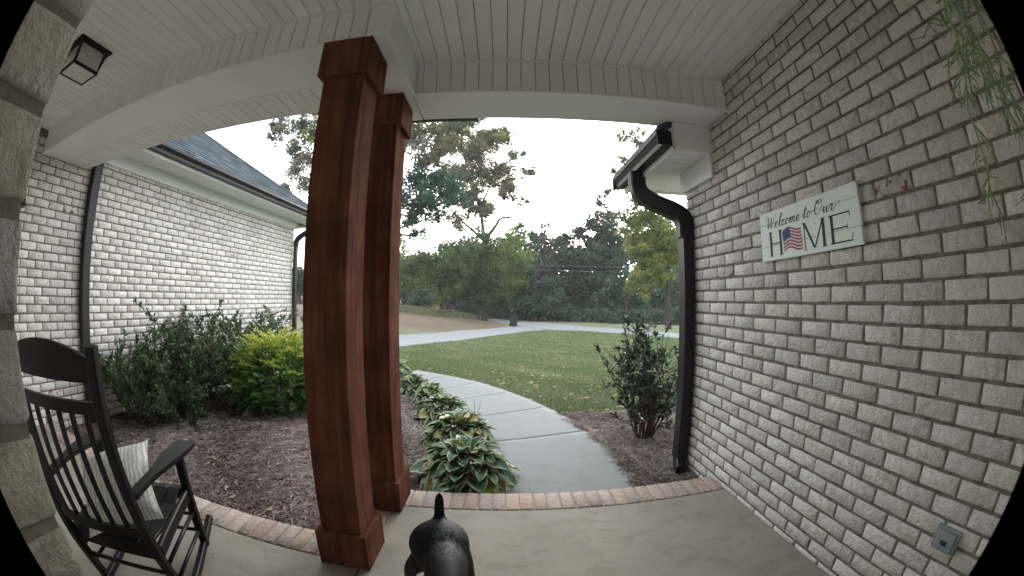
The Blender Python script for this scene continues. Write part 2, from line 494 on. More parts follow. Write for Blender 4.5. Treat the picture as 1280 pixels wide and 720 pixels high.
xy = lambda P: [(p.x, p.y) for p in P]
draped('driveway', strip(xy(drive_top), xy(drive_bot), 60, 8, 0), .035, M_DRIVE)
draped('road', strip(xy(road_top), xy(road_bot), 80, 6, 0), .05, M_DRIVE)

# front walk, cut in slabs by its joints
walkL = [(.02, 2.228), (-.03, 2.7), (-.12, 3.2), (-.28, 3.9), (-.48, 4.55), (-.72, 5.1), (-1.05, 5.7), (-1.5, 6.35), (-2.1, 7.0)]
walkR = [(.965, 2.228), (.985, 2.65), (.965, 3.1), (.90, 3.65), (.79, 4.15), (.63, 4.65), (.35, 5.35), (-.02, 6.05), (-.5, 6.75), (-1.1, 7.35), (-1.9, 7.95)]
G = strip(walkL, walkR, 96, 8, 0)
walk = thing('front_walk', 'curved pale concrete walk leading from the porch edge to the driveway', 'path', (0.5, 2.3, -.15))
walk['kind'] = 'structure'; del walk['label']; del walk['category']
cuts = [0, 22, 38, 54, 68, 82, 95]
for a, b_ in zip(cuts[:-1], cuts[1:]):
    g2 = G[a:b_ + 1].copy()
    # open a 9 mm joint
    g2[0] = g2[0] + (g2[1] - g2[0]) * .10
    o = draped('walk_slab', g2 - np.array([0.5, 2.3]), .03, M_WALK, kind=None)
    # z was draped with shifted coordinates: redo with real ones
    v = np.zeros(len(o.data.vertices) * 3, np.float32); o.data.vertices.foreach_get('co', v); v = v.reshape(-1, 3)
    nn = g2.shape[0] * g2.shape[1]
    zt = gz(v[:, 0] + .5, v[:, 1] + 2.3) + .055 + .15
    zt[nn:] -= .1; v[:, 2] = zt
    o.data.vertices.foreach_set('co', v.ravel()); o.data.update(); o.parent = walk

# ------------------------------------------------------------------ pine straw beds
M_STRAW = mat('pine_straw_bed', (.12, .08, .068), .95, .1, noise=(40, (.05, .026, .02), 1.0), bump=(60, 1, .02))
M_NEEDLE = leaf_mat('pine_needles', [(.08, .055, .048), (.20, .152, .135), (.34, .28, .255), (.50, .44, .41)], .8, .15)
def mbump(X, Y):
    return .014 * np.sin(X * 5.3 + 1.7 * np.sin(Y * 3)) * np.sin(Y * 6.1 + X) + .008 * np.sin(X * 17) * np.sin(Y * 15 + 2 * np.sin(X * 7))
bedL = strip([(-4.19, 1.66), (-4.19, 2.6), (-4.19, 4.5), (-4.19, 6.6), (-4.0, 7.6)], [(.03, 1.66 + .567), (-.02, 2.7), (-.27, 3.9), (-1.04, 5.7), (-2.3, 7.1)], 70, 60, 0)
bedL2 = strip([(-4.19, 1.648), (-4.19, 2.3)], [(-.62, 1.648), (-.62, 2.3)], 14, 60, 0)
draped('left_mulch_bed', strip([(-4.19, 1.648), (-4.19, 2.6), (-4.19, 4.5), (-4.19, 6.6), (-4.0, 7.6)], [(-.62, 1.648), (-.62, 2.7), (-.62, 3.9), (-1.2, 5.6), (-2.35, 7.1)], 90, 70, 0), .05, M_STRAW, bumpf=mbump)
draped('hosta_bed_soil', strip([(-.62, 2.228), (-.62, 3.0), (-.64, 4.0), (-1.3, 5.6)], [(.02, 2.228), (-.10, 3.0), (-.30, 3.9), (-1.0, 5.6)], 40, 12, 0), .044, M_STRAW, bumpf=mbump)
draped('right_mulch_bed', strip([(.975, 2.228), (.995, 2.65), (.975, 3.1), (.91, 3.65), (.80, 4.1), (.70, 4.4)], [(1.43, 2.228), (1.43, 2.7), (2.6, 3.3), (2.6, 3.9), (2.2, 4.4), (1.3, 4.55)], 50, 20, 0), .045, M_STRAW, bumpf=mbump)

def needles(name, xr, yr, n, off, keep, L=(.05, .14), w=.0022, parent=None):
    x = rng.uniform(*xr, n * 2); y = rng.uniform(*yr, n * 2)
    k = keep(x, y); x, y = x[k][:n], y[k][:n]; n = len(x)
    z = gz(x, y) + off + mbump(x, y) + rng.uniform(0, .012, n) ** 1
    a = rng.uniform(0, 2 * np.pi, n) ; l = rng.uniform(*L, n); bend = rng.normal(0, .5, n); tilt = rng.normal(0, .10, n)
    ww = w * rng.uniform(.7, 1.6, n)
    V = np.zeros((n, 8, 3)); ca, sa = np.cos(a), np.sin(a)
    for i in range(4):
        t = i / 3 - .5
        an = a + bend * t * 2
        cx = x + np.cos(a) * l * t - np.sin(a) * bend * l * t * t * 1.1; cy = y + np.sin(a) * l * t + np.cos(a) * bend * l * t * t * 1.1
        cz = z + l * t * tilt + .008 * (1 - 4 * t * t)
        for j, sgn in ((0, -1), (1, 1)):
            V[:, i * 2 + j, 0] = cx - np.sin(an) * ww * sgn; V[:, i * 2 + j, 1] = cy + np.cos(an) * ww * sgn; V[:, i * 2 + j, 2] = cz + ww * sgn * .5
    b = (np.arange(n) * 8)[:, None]
    F = np.concatenate([b + np.array(f) for f in ((0, 1, 3, 2), (2, 3, 5, 4), (4, 5, 7, 6))], 0)
    me = mesh_np(name, V.reshape(-1, 3), F)
    attr(me, 'tint', np.repeat(np.clip(rng.beta(1.6, 2.2, n) + .15 * np.sin(x * 4 + y * 3), 0, 1), 8))
    o = link(name, me, M_NEEDLE, parent, kind='stuff')
    return o
def keepL(x, y):
    lim = np.abs(rng.normal(0, .02, len(x))) + np.interp(y, [1.6, 2.228, 2.23, 2.7, 3.9, 5.7, 7.1], [-.62, -.62, .0, -.06, -.3, -1.1, -2.3])
    return (x < lim) & (x > -4.15) & (y > 1.67 + 0 * x)
def densf(x, y):   # thin out with distance
    return rng.uniform(0, 1, len(x)) < np.clip((3.2 / np.hypot(x, y)) ** 2, .25, 1)
o = needles('pine_straw', (-4.1, .0), (1.66, 7.2), 90000, .052, lambda x, y: keepL(x, y) & densf(x, y))
tag(o, 'brown pine straw spread over the bed left of the walk', 'pine straw')
def keepR(x, y):
    lo = np.interp(y, [2.2, 2.65, 3.1, 3.65, 4.1, 4.5], [.965, .985, .965, .90, .79, .66]) - np.abs(rng.normal(0, .035, len(x)))
    hi = np.where(y < 2.71, 1.42, np.interp(y, [2.7, 3.3, 4.2, 4.6], [2.3, 2.5, 2.2, 1.2]))
    return (x > lo) & (x < hi)
o = needles('pine_straw', (.62, 2.5), (2.235, 4.5), 30000, .050, keepR)
tag(o, 'dark pine straw under the shrub between the walk and the brick wall', 'pine straw')

# ------------------------------------------------------------------ lawn blades and fallen leaves
M_GRASS = leaf_mat('grass_blades', [(.085, .13, .05), (.135, .195, .085), (.20, .24, .13), (.29, .27, .18)], .8, .1)
def in_poly(x, y, P):
    c = np.zeros(len(x), bool); n = len(P)
    for i in range(n):
        x1, y1 = P[i]; x2, y2 = P[(i + 1) % n]
        c ^= ((y1 > y) != (y2 > y)) & (x < (x2 - x1) * (y - y1) / (y2 - y1 + 1e-12) + x1)
    return c
lawn_poly = walkR[4:] + [(-3.5, 9.0), (-6.2, 15.5)] + xy(drive_bot)[1:] + xy(road_bot)[4:] + [(30, 20), (8, 5), (2.6, 3.9), (2.2, 4.45), (.72, 4.5)]
n = 420000
u = rng.uniform(0, 1, n); yy = 4 + 34 * u ** 2.6; xx = rng.uniform(-.36, .52, n) * yy + rng.uniform(-.3, .6, n)
k = in_poly(xx, yy, lawn_poly); xx, yy = xx[k], yy[k]
pn = np.sin(xx * 1.7 + 2 * np.sin(yy * .8)) * np.sin(yy * 1.3 + xx * .6) + .6 * np.sin(xx * 4.1 + yy * 3.3)
bare = .75 * sstep(1 - np.hypot(xx - 1.6, (yy - 5.0) * .8) / 1.5)
k = rng.uniform(-.9, 1.3, len(xx)) < (pn + 1.1 - 2.2 * bare); xx, yy, pn = xx[k], yy[k], pn[k]; n = len(xx)
sc = .006 + yy * .0011
a = rng.uniform(0, 2 * np.pi, n); hh = rng.uniform(.025, .06, n) * (1 + yy * .01)
z0 = gz(xx, yy); tx = rng.normal(0, .025, n); ty = rng.normal(0, .025, n)
V = np.zeros((n, 3, 3))
V[:, 0] = np.stack([xx - np.cos(a) * sc, yy - np.sin(a) * sc, z0 - .005], 1)
V[:, 1] = np.stack([xx + np.cos(a) * sc, yy + np.sin(a) * sc, z0 - .005], 1)
V[:, 2] = np.stack([xx + tx, yy + ty, z0 + hh], 1)
me = mesh_np('grass', V.reshape(-1, 3), np.arange(n * 3).reshape(-1, 3), 3)
attr(me, 'tint', np.repeat(np.clip(rng.uniform(0, .8, n) + .12 - .10 * pn, 0, 1), 3))
tag(link('grass', me, M_GRASS), 'short patchy green lawn between the walk and the driveway', 'grass', kind='stuff')

M_FALLEN = leaf_mat('fallen_leaves', [(.20, .12, .07), (.34, .24, .15), (.45, .36, .26)], .8, .15)
def leaf_litter(name, pts, size, label):
    n = len(pts); x, y, off = pts[:, 0], pts[:, 1], pts[:, 2]
    a = rng.uniform(0, 2 * np.pi, n); s = size * rng.uniform(.6, 1.3, n); z = gz(x, y) + off
    V = np.zeros((n, 4, 3))
    for j, (du, dv, dz) in enumerate(((-1, 0, .3), (0, -.5, 0), (1, 0, .35), (0, .5, 0))):
        V[:, j, 0] = x + (np.cos(a) * du - np.sin(a) * dv) * s; V[:, j, 1] = y + (np.sin(a) * du + np.cos(a) * dv) * s
        V[:, j, 2] = z + dz * s * rng.uniform(.2, 1.2, n) + .004
    me = mesh_np(name, V.reshape(-1, 3), np.arange(n * 4).reshape(-1, 4))
    attr(me, 'tint', np.repeat(rng.uniform(0, 1, n), 4))
    tag(link(name, me, M_FALLEN), label, 'leaves', kind='stuff')
n = 900; yy = 4.5 + 26 * rng.uniform(0, 1, n) ** 1.6; xx = rng.uniform(-.34, .45, n) * yy
k = in_poly(xx, yy, lawn_poly)
leaf_litter('fallen_leaves', np.stack([xx[k], yy[k], np.full(k.sum(), .03)], 1), .045, 'pale dry leaves scattered over the lawn')
xx = rng.uniform(-4, -.7, 150); yy = rng.uniform(1.75, 5, 150)
leaf_litter('fallen_leaves', np.stack([xx, yy, np.full(150, .075)], 1), .026, 'pale dry leaves lying on the left pine straw')

# ------------------------------------------------------------------ bricks
CZ = .0795; BL = .2032
def brick_mesh(seed, L=.1905, H=.0655, D=.05, nx=5, nz=4, rough=.0035):
    r = np.random.default_rng(seed)
    e_ = .0055; xs_ = np.r_[-L / 2, np.linspace(-L / 2 + e_, L / 2 - e_, nx - 2), L / 2]; zs_ = np.r_[-H / 2, np.linspace(-H / 2 + e_, H / 2 - e_, nz - 2), H / 2]
    X, Z = np.meshgrid(xs_, zs_); X = X + r.normal(0, .0013, X.shape); Z = Z + r.normal(0, .0011, Z.shape)
    Y = -D + np.abs(r.normal(0, rough * .5, X.shape))
    edge = np.zeros_like(X, bool); edge[0] = edge[-1] = True; edge[:, 0] = edge[:, -1] = True
    Y[edge] += .0035 + np.abs(r.normal(0, .0012, edge.sum()))
    for c in ((0, 0), (0, -1), (-1, 0), (-1, -1)):
        X[c] *= .995; Z[c] *= .985; Y[c] += .001
    V = np.stack([X.ravel(), Y.ravel(), Z.ravel()], 1)
    i = np.arange(nx * nz).reshape(nz, nx)
    F = np.stack([i[:-1, :-1].ravel(), i[:-1, 1:].ravel(), i[1:, 1:].ravel(), i[1:, :-1].ravel()], 1)
    loop = np.r_[i[0, :], i[1:, -1], i[-1, -2::-1], i[-2:0:-1, 0]]
    V2 = V[loop].copy(); V2[:, 1] = 0.0
    k = len(loop); j = np.arange(k)
    S = np.stack([loop, len(V) + j, len(V) + (j + 1) % k, loop[(j + 1) % k]], 1)
    return np.r_[V, V2], np.r_[F, S]
M_PIER = brick_mat('shaded_pier_brick', (.29, .285, .25), (.21, .20, .17), (.12, .105, .09), (.24, .10, .07), 2.0, .9)  # darker copy of the wall brick: the pier's shade is put into its colour
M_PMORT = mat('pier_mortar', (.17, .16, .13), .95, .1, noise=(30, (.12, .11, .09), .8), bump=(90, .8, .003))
BV = [brick_mesh(s) for s in range(10)]
def bake_brick(name, vf, m):
    me = mesh_np(name, vf[0], vf[1]); me.materials.append(m); return me
BME = [bake_brick('brick', v, M_BRICK) for v in BV]

def wall_bricks(parent, face, u0, zc0, lo, hi, zlo, zhi, to_world, rotz, nobj, score, skip=None):
    """face-brick courses. to_world(u,z)->point ; objects for the nobj best-scoring bricks, one joined part for the rest"""
    items = []
    n0 = int(math.floor((zlo - zc0) / CZ)) + 0; n1 = int(math.ceil((zhi - zc0) / CZ))
    for n_ in range(n0, n1 + 1):
        zc = zc0 + n_ * CZ
        za, zb = max(zc - CZ / 2, zlo), min(zc + CZ / 2, zhi)
        if zb - za < .03: continue
        off = 0 if n_ % 2 == 0 else .5
        k0 = int(math.floor((lo - u0) / BL - off)) - 1; k1 = int(math.ceil((hi - u0) / BL - off)) + 1
        for k_ in range(k0, k1):
            a = max(u0 + (k_ + off) * BL, lo); b = min(u0 + (k_ + 1 + off) * BL, hi)
            if b - a < .04: continue
            p = to_world((a + b) / 2, (za + zb) / 2)
            if skip and skip(p): continue
            items.append((score(p), p, (b - a) / BL, (zb - za) / CZ))
    items.sort(key=lambda t: -t[0])
    rest_v, rest_f, base = [], [], 0
    cr, sr = math.cos(rotz), math.sin(rotz)
    O = parent.location if parent is not None else Vector((0, 0, 0))
    for i, (s, p, sx, sz) in enumerate(items):
        r = random.random
        if i < nobj:
            o = bpy.data.objects.new('brick', BME[random.randrange(10)]); COL.objects.link(o)
            o.parent = parent
            o.location = Vector(p) - O + Vector((0, 0, (r() - .5) * .0025)); o.rotation_euler = (0, (r() - .5) * .014, rotz + (r() - .5) * .012)
            o.scale = (sx if sx > .99 else sx * .985, 1 + (r() - .5) * .06, sz)
        else:
            v, f = BV[random.randrange(10)]
            v = v * [sx, 1 + (r() - .5) * .06, sz]
            w = np.stack([v[:, 0] * cr - v[:, 1] * sr, v[:, 0] * sr + v[:, 1] * cr, v[:, 2]], 1) + np.array(p) - np.array(O)
            rest_v.append(w); rest_f.append(f + base); base += len(v)
    if rest_v:
        me = mesh_np('brick_courses', np.concatenate(rest_v), np.concatenate(rest_f))
        link('brick_courses', me, M_BRICK, parent, kind='stuff')

def dist_score(p):
    d = (Vector(p) - CAM).length
    return -d if p[1] > .22 else -d - 50

# --- right wall
T = Vector((1.43, 1.4, 0))
rw = thing('brick_wall', 'whitewashed brick house wall on the right carrying the welcome sign', 'brick wall', T)
mb = MB(); mb.box(1.4385, 1.75, -.4, 2.700, -.25, 2.72); mb.box(1.75, 4.2, 2.4, 2.700, -.25, 2.72)
mb.build('mortar_core', M_MORTAR, rw, origin=T)
wall_bricks(rw, 0, 2.5026, 1.257 - .0037, -.1, 2.706, -.2, 2.70, lambda u, z: (1.48, u, z), R(-90), 300, dist_score)
wall_bricks(rw, 0, 1.43 + .1, 1.2533, 1.43, 4.0, -.2, 2.70, lambda u, z: (u, 2.656, z), R(180), 0, lambda p: 0)

# --- house wing on the left
TW = Vector((-4.3, 4.0, -.15))
wing = thing('house_wing', 'whitewashed brick house wing on the left with a hipped grey shingle roof', 'house', TW)
mb = MB(); mb.box(-4.6, -4.1985, -.2, 6.72, -.6, 2.75); mb.box(-9, -4.6, 6.3, 6.72, -.6, 2.75)
mb.build('mortar_core', M_MORTAR, wing, origin=TW)
def sc_left(p):
    d = (Vector(p) - CAM).length
    if p[2] < .35 and p[1] > 2.3: d += 4
    return -d if (p[1] > .75) else -d - 50
wall_bricks(wing, 0, 2.4598, 1.257 - .2069, .07, 6.727, -.4, 2.60, lambda u, z: (-4.24, u, z), R(90), 300, sc_left)
wall_bricks(wing, 0, -4.19, 1.0501, -8.8, -4.19, -.4, 2.60, lambda u, z: (u, 6.677, z), R(180), 0, lambda p: 0)

# --- wall behind the camera and the brick return beside it
TB = Vector((0, -.1, 0))
bw = thing('brick_wall', 'brick house wall behind the porch floor where the camera hangs', 'brick wall', TB)
mb = MB(); mb.box(-.34, 1.43, -.4, -.042, -.25, 2.72); mb.box(-4.19, -.57, -.4, .051, -.25, 2.72)
mb.build('mortar_core', M_MORTAR, bw, origin=TB)
wall_bricks(bw, 0, 0, 1.2533, -.33, 1.43, 0, 2.66, lambda u, z: (u, -.083, z), R(180), 0, lambda p: 0)
wall_bricks(bw, 0, -.55, 1.30, -4.19, -.55, 0, 2.66, lambda u, z: (u, .01, z), R(180), 0, lambda p: 0)
TP = Vector((-.44, 0, 0))
pier = thing('brick_pier', 'rough brick pier right beside the camera at the left edge of the photo', 'brick pier', TP)
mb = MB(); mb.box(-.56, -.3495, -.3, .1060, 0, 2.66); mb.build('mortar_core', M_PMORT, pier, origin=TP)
for n_ in range(-16, 18):
    zc = 1.257 + .013 + n_ * CZ
    if zc < .02 or zc > 2.64: continue
    rr = np.random.default_rng(100 + n_)
    # a fine-grained brick: close to the lens
    L_, D_ = .205, .105
    mbk = MB(); nx_, nz_ = 7, 4
    V_, F_ = brick_mesh(200 + n_, L=.155, H=.069, D=.205, rough=.003)
    me = mesh_np('brick', V_, F_)
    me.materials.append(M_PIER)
    o = bpy.data.objects.new('brick', me); COL.objects.link(o); o.parent = pier
    o.rotation_euler = (0, 0, R(90)); o.location = Vector((-.345 - .205, .110 - .0775 - (.0 if n_ % 2 else .0), zc)) - TP

# ------------------------------------------------------------------ porch floor
def slab(x0, x1, y0, y1, z=0.0):
    mb = MB(); mb.box(x0, x1, y0, y1, -.22, z, bev=.006); o = mb.build('porch_slab', M_SLAB); o['kind'] = 'structure'
slab(-4.19, -.669, -.03, 1.437); slab(-.661, 1.43, -.03, 2.020)
EB = [bake_brick('brick', brick_mesh(50 + s, L=.196, H=.076, D=.11, rough=.003), M_EDGEB) for s in range(6)]
edge = bpy.data.objects.new('porch_edging', None); COL.objects.link(edge); edge['kind'] = 'structure'
mb = MB(); mb.box(-4.185, -.63, 1.444, 1.640, -.25, -.006); mb.box(-.855, -.66, 1.640, 2.02, -.25, -.006); mb.box(-.855, 1.43, 2.026, 2.224, -.25, -.006)
mb.build('mortar_bed', M_MORTARL, edge)
def edge_brick(x, y, rz):
    o = bpy.data.objects.new('brick', EB[random.randrange(6)]); COL.objects.link(o); o.parent = edge
    # local -Y (the face) turned up: rotate about X by -90, then yaw
    o.rotation_euler = (Matrix.Rotation(rz + (random.random() - .5) * .02, 4, 'Z') @ Matrix.Rotation(R(-90), 4, 'X') ).to_euler()
    o.location = (x, y, -.108 + random.random() * .003)
P_ = .0835
x = 1.43 - .045
while x > -.82: edge_brick(x, 2.125, R(90)); x -= P_
y = 1.985
while y > 1.66: edge_brick(-.757, y, 0); y -= P_
x = -.70
while x > -4.15: edge_brick(x, 1.542, R(90)); x -= P_

# ------------------------------------------------------------------ porch ceiling and beams
def plank_mesh(L, Wd=.0806, T=.012, b=.0045):
    """length along Y from 0, face toward -Z, chamfered long edges"""
    prof = [(-Wd / 2 + b, 0), (Wd / 2 - b, 0), (Wd / 2, b), (Wd / 2, T), (-Wd / 2, T), (-Wd / 2, b)]
    V = [(u, y, z) for y in (0, L) for u, z in prof]
    F = [(i, (i + 1) % 6, (i + 1) % 6 + 6, i + 6) for i in range(6)] + [(5, 4, 3, 2, 1, 0), (6, 7, 8, 9, 10, 11)]
    me = bpy.data.meshes.new('plank'); me.from_pydata(V, [], F); me.materials.append(M_PLANK); return me
def planks(parent, me, pts, rot):
    for p in pts:
        o = bpy.data.objects.new('plank', me); COL.objects.link(o); o.parent = parent
        o.location = Vector(p) - parent.location; o.rotation_euler = rot
SP = .0836; J0 = -.5775
ceil = bpy.data.objects.new('porch_ceiling', None); COL.objects.link(ceil); ceil['kind'] = 'structure'
mb = MB(); mb.box(-4.19, 1.43, -.04, 1.985, 2.676, 2.70); mb.build('backing_board', M_GAP, ceil)
planks(ceil, plank_mesh(2.01), [(J0 + SP * (k + .5), -.04, 2.664) for k in range(24)], (0, 0, 0))
planks(ceil, plank_mesh(1.465), [(J0 - SP * (k + .5), -.04, 2.664) for k in range(43)], (0, 0, 0))

def beam(label, box, loc):
    t = thing('porch_beam', label, 'beam', loc)
    mb = MB(); mb.box(*box, bev=.004); mb.build('casing', M_TRIM, t, origin=loc); return t
def trim(parent, box):
    mb = MB(); mb.box(*box, bev=.003); mb.build('ledge_trim', M_TRIM, parent, origin=parent.location)
# beam across the right bay
b1 = beam('white porch beam spanning from the far red column to the brick wall', (-.55, 1.428, 1.985, 2.32, 2.440, 2.70), (.44, 2.1, 2.44))
mb = MB(); mb.box(-.55, 1.429, 1.981, 1.984, 2.45, 2.66); mb.build('backing_board', M_GAP, b1, origin=b1.location)
fm = plank_mesh(.222, T=.010)
planks(b1, fm, [(J0 + SP * (k + .5), 1.970, 2.441) for k in range(0, 24)], (R(90), 0, R(180)))
trim(b1, (-.55, 1.429, 1.958, 1.986, 2.432, 2.444)); trim(b1, (-.54, 1.429, 1.960, 1.971, 2.654, 2.664))
# beam over the two columns
b2 = beam('white porch beam above the two red columns', (-.885, -.556, 1.44, 2.322, 2.438, 2.70), (-.72, 1.9, 2.44))
mb = MB(); mb.box(-.555, -.552, 1.43, 1.984, 2.45, 2.66); mb.build('backing_board', M_GAP, b2, origin=b2.location)
planks(b2, fm, [(-.541, 1.49 + SP * k, 2.441) for k in range(6)], (R(90), 0, R(90)))
trim(b2, (-.556, -.530, 1.41, 1.975, 2.4305, 2.4425)); trim(b2, (-.545, -.53, 1.42, 1.975, 2.655, 2.6645))
trim(b2, (-.5795, -.5305, 1.4095, 1.447, 2.443, 2.654))
# beam along the left bay
b3 = beam('long white porch beam running from the near red column to the left wing wall', (-4.188, -.886, 1.437, 1.775, 2.4385, 2.70), (-2.5, 1.6, 2.44))
mb = MB(); mb.box(-4.188, -.556, 1.432, 1.436, 2.45, 2.66); mb.build('backing_board', M_GAP, b3, origin=b3.location)
planks(b3, fm, [(J0 - SP * (k + .5), 1.421, 2.441) for k in range(0, 43)], (R(90), 0, R(180)))
trim(b3, (-4.188, -.530, 1.409, 1.438, 2.4315, 2.4435)); trim(b3, (-4.188, -.53, 1.410, 1.422, 2.6545, 2.6645))
# eave soffit of the left bay
sf = thing('porch_soffit', 'white grooved soffit strip along the outer edge of the left porch beam', 'soffit', (-2.5, 1.9, 2.44))
mb = MB(); mb.box(-4.188, -.886, 1.776, 2.06, 2.452, 2.47); mb.build('backing_board', M_GAP, sf, origin=sf.location)
planks(sf, plank_mesh(.262), [(J0 - SP * (k + 4.2), 1.788, 2.440) for k in range(0, 40)], (0, 0, 0))
mb = MB(); mb.box(-4.188, -.886, 2.05, 2.075, 2.434, 2.60, bev=.003); mb.build('fascia', M_TRIM, sf, origin=sf.location)
mb = MB(); mb.box(-4.188, -.886, 1.775, 1.789, 2.4365, 2.4505, bev=.002); mb.build('ledge_trim', M_TRIM, sf, origin=sf.location)
# porch roof deck over it all
M_SHING = mat('grey_shingle', (.085, .10, .115), .95, .15, noise=(7, (.05, .06, .07), .9), bump=(150, .9, .004))
pr = thing('porch_roof', 'dark shingle roof deck over the porch with a thin dark drip edge', 'roof', (0, 1, 2.7))
mb = MB(); mb.box(-4.3, 1.75, -.4, 2.33, 2.702, 2.80); mb.build('deck', M_TRIM, pr, origin=pr.location)
mb = MB(); mb.box(-.9, -.18, 2.322, 2.352, 2.437, 2.50); mb.build('drip_edge', M_DARK, pr, origin=pr.location)
mb = MB(); mb.box(-4.3, 1.75, -.4, 2.36, 2.803, 2.83); mb.build('shingles', M_SHING, pr, origin=pr.location)

# ------------------------------------------------------------------ the two columns
def column(cx0, cx1, cy0, cy1, label, ztop=2.436):
    c = thing('porch_column', label, 'column', ((cx0 + cx1) / 2, (cy0 + cy1) / 2, 0), group='red stained porch columns')
    O = c.location
    mb = MB(); mb.box(cx0, cx1, cy0, cy1, .0, ztop - .001, bev=.004); mb.build('shaft', M_WOOD, c, origin=O)
    t = .026
    def collar(z0, z1, name):
        # four mitred boards
        for (a, b_, d, e) in ((cx0 - t, cx1 + t, cy0 - t, cy0 - .001), (cx0 - t, cx1 + t, cy1 + .001, cy1 + t), (cx0 - t, cx0 - .001, cy0 + .0005, cy1 - .0005), (cx1 + .001, cx1 + t, cy0 + .0005, cy1 - .0005)):
            mb = MB(); mb.box(a, b_, d, e, z0, z1, bev=.004); mb.build(name, M_WOOD, c, origin=O)
    collar(.002, .195, 'base_board'); collar(ztop - .20, ztop - .0015, 'cap_board')
    return c
column(-.829, -.631, 1.412, 1.610, 'near red-brown cedar column, the wider one in the photo')
column(-.818, -.620, 1.960, 2.158, 'far red-brown cedar column, half hidden behind the near one')

# ------------------------------------------------------------------ wing roof, soffit, gutters
XE, ZE, PT = -3.64, 2.80, .70
def gutter_prof(w=.11, h=.10):
    return [(0, 0), (.075, 0), (.08, .03), (w - .008, h * .62), (w, h * .7), (w, h), (w - .008, h), (w - .008, h * .72), (.072, .035), (.068, .006), (.006, .006), (.006, h), (0, h)]
mb = MB()
mb.sweep([(-3.66, 2.08, 2.695), (-3.66, 7.26, 2.695)], [(u, w) for u, w in gutter_prof()])
mb.build('gutter', M_DARK, wing, origin=TW)
mb = MB(); mb.box(-3.69, -3.665, 2.08, 7.2, 2.665, 2.82); mb.box(-9, -3.665, 7.2, 7.225, 2.665, 2.82); mb.build('fascia', M_TRIM, wing, origin=TW)
mb = MB(); mb.box(-4.188, -4.160, 2.08, 6.75, 2.560, 2.698, bev=.004); mb.box(-4.16, -4.14, 2.08, 6.75, 2.672, 2.6985, bev=.004); mb.build('frieze_board', M_TRIM, wing, origin=TW)
mb = MB(); mb.box(-9, -4.14, 6.75, 6.77, 2.56, 2.698); mb.build('frieze_board', M_TRIM, wing, origin=TW)
mb = MB()
y = 2.12
while y < 7.15:
    mb.box(-4.15, -3.69, y, y + .078, 2.700, 2.71, bev=.003); y += SP
o = mb.build('soffit_board', M_TRIM, wing, origin=TW, kind='stuff')
mb = MB(); mb.box(-4.2, -3.69, 2.0, 7.19, 2.7105, 2.72); mb.box(-9, -4.2, 6.7, 7.19, 2.7105, 2.72); mb.build('backing_board', M_GAP, wing, origin=TW)
rf = MB()
Ye, t_ = 7.25, 4.2
rf.add([(XE, -2, ZE), (XE, Ye, ZE), (XE - t_, Ye - t_, ZE + PT * t_), (XE - t_, -2, ZE + PT * t_)], [(0, 1, 2, 3)])
rf.add([(XE, Ye, ZE), (XE - 2 * t_, Ye, ZE), (XE - t_, Ye - t_, ZE + PT * t_)], [(0, 1, 2)])
rf.add([(XE - t_, -2, ZE + PT * t_), (XE - t_, Ye - t_, ZE + PT * t_), (XE - 2 * t_, Ye, ZE), (XE - 2 * t_, -2, ZE)], [(0, 1, 2, 3)])
roof = rf.build('roof', M_SHING, wing, origin=TW)
sv, sf_, base = [], [], 0
nrm = Vector((PT, 0, 1)).normalized(); up = Vector((-1, 0, PT)).normalized()
M_TAB = mat('shingle_tab', (.085, .105, .125), .95, .12, noise=(5, (.05, .065, .075), .9), bump=(160, .9, .004))
def tab_mat():
    n, b = nodes(M_TAB); L = n.links.new; N = n.nodes.new
    g = N('ShaderNodeNewGeometry'); h = N('ShaderNodeHueSaturation'); mr = N('ShaderNodeMapRange'); mr.inputs[3].default_value = .65; mr.inputs[4].default_value = 1.35
    L(g.outputs['Random Per Island'], mr.inputs[0]); L(mr.outputs[0], h.inputs['Value'])
    src = b.inputs['Base Color'].links[0].from_socket; L(src, h.inputs['Color']); L(h.outputs[0], b.inputs['Base Color'])
tab_mat()
slope = math.hypot(1, PT)
tabs = MB()
row = 0; s_ = 0.0
while s_ < t_ * slope:
    dx = s_ / slope
    ymax = Ye - dx
    y = -2 + random.random() * .2
    while y < ymax:
        w = random.choice((.16, .2, .26, .32)); y1 = min(y + w, ymax)
        if y > 1.5 and y1 - y > .02:
            p0 = Vector((XE + .015, y, ZE)) + up * s_ + nrm * (.012 + random.random() * .004)
            p1 = Vector((XE + .015, y1 - .004, ZE)) + up * s_ + nrm * (.012 + random.random() * .004)
            q0 = p0 + up * .16 - nrm * .010; q1 = p1 + up * .16 - nrm * .010
            tabs.add([p0, p1, q1, q0, p0 - nrm * .01, p1 - nrm * .01], [(0, 1, 2, 3), (4, 5, 1, 0)])
        y = y1
    s_ += .14; row += 1
tabs.build('shingles', M_TAB, roof, origin=TW, kind='stuff')
hip = MB(); k_ = 0
while k_ * .13 < t_ * 1.55:
    a = k_ * .13 / 1.58
    c = Vector((XE - a, Ye - a, ZE + PT * a + .02)); d = Vector((-1, -1, PT)).normalized() * .2
    s1 = Vector((.12, -.04, -.07)); s2 = Vector((-.04, .12, -.07))
    hip.add([c + s1 + Vector((0, 0, .014)), c + Vector((0, 0, .018)), c + s2 + Vector((0, 0, .014)), c + s1 + d, c + d, c + s2 + d], [(0, 1, 4, 3), (1, 2, 5, 4)])
    k_ += 1
hip.build('hip_caps', M_TAB, roof, origin=TW, kind='stuff')

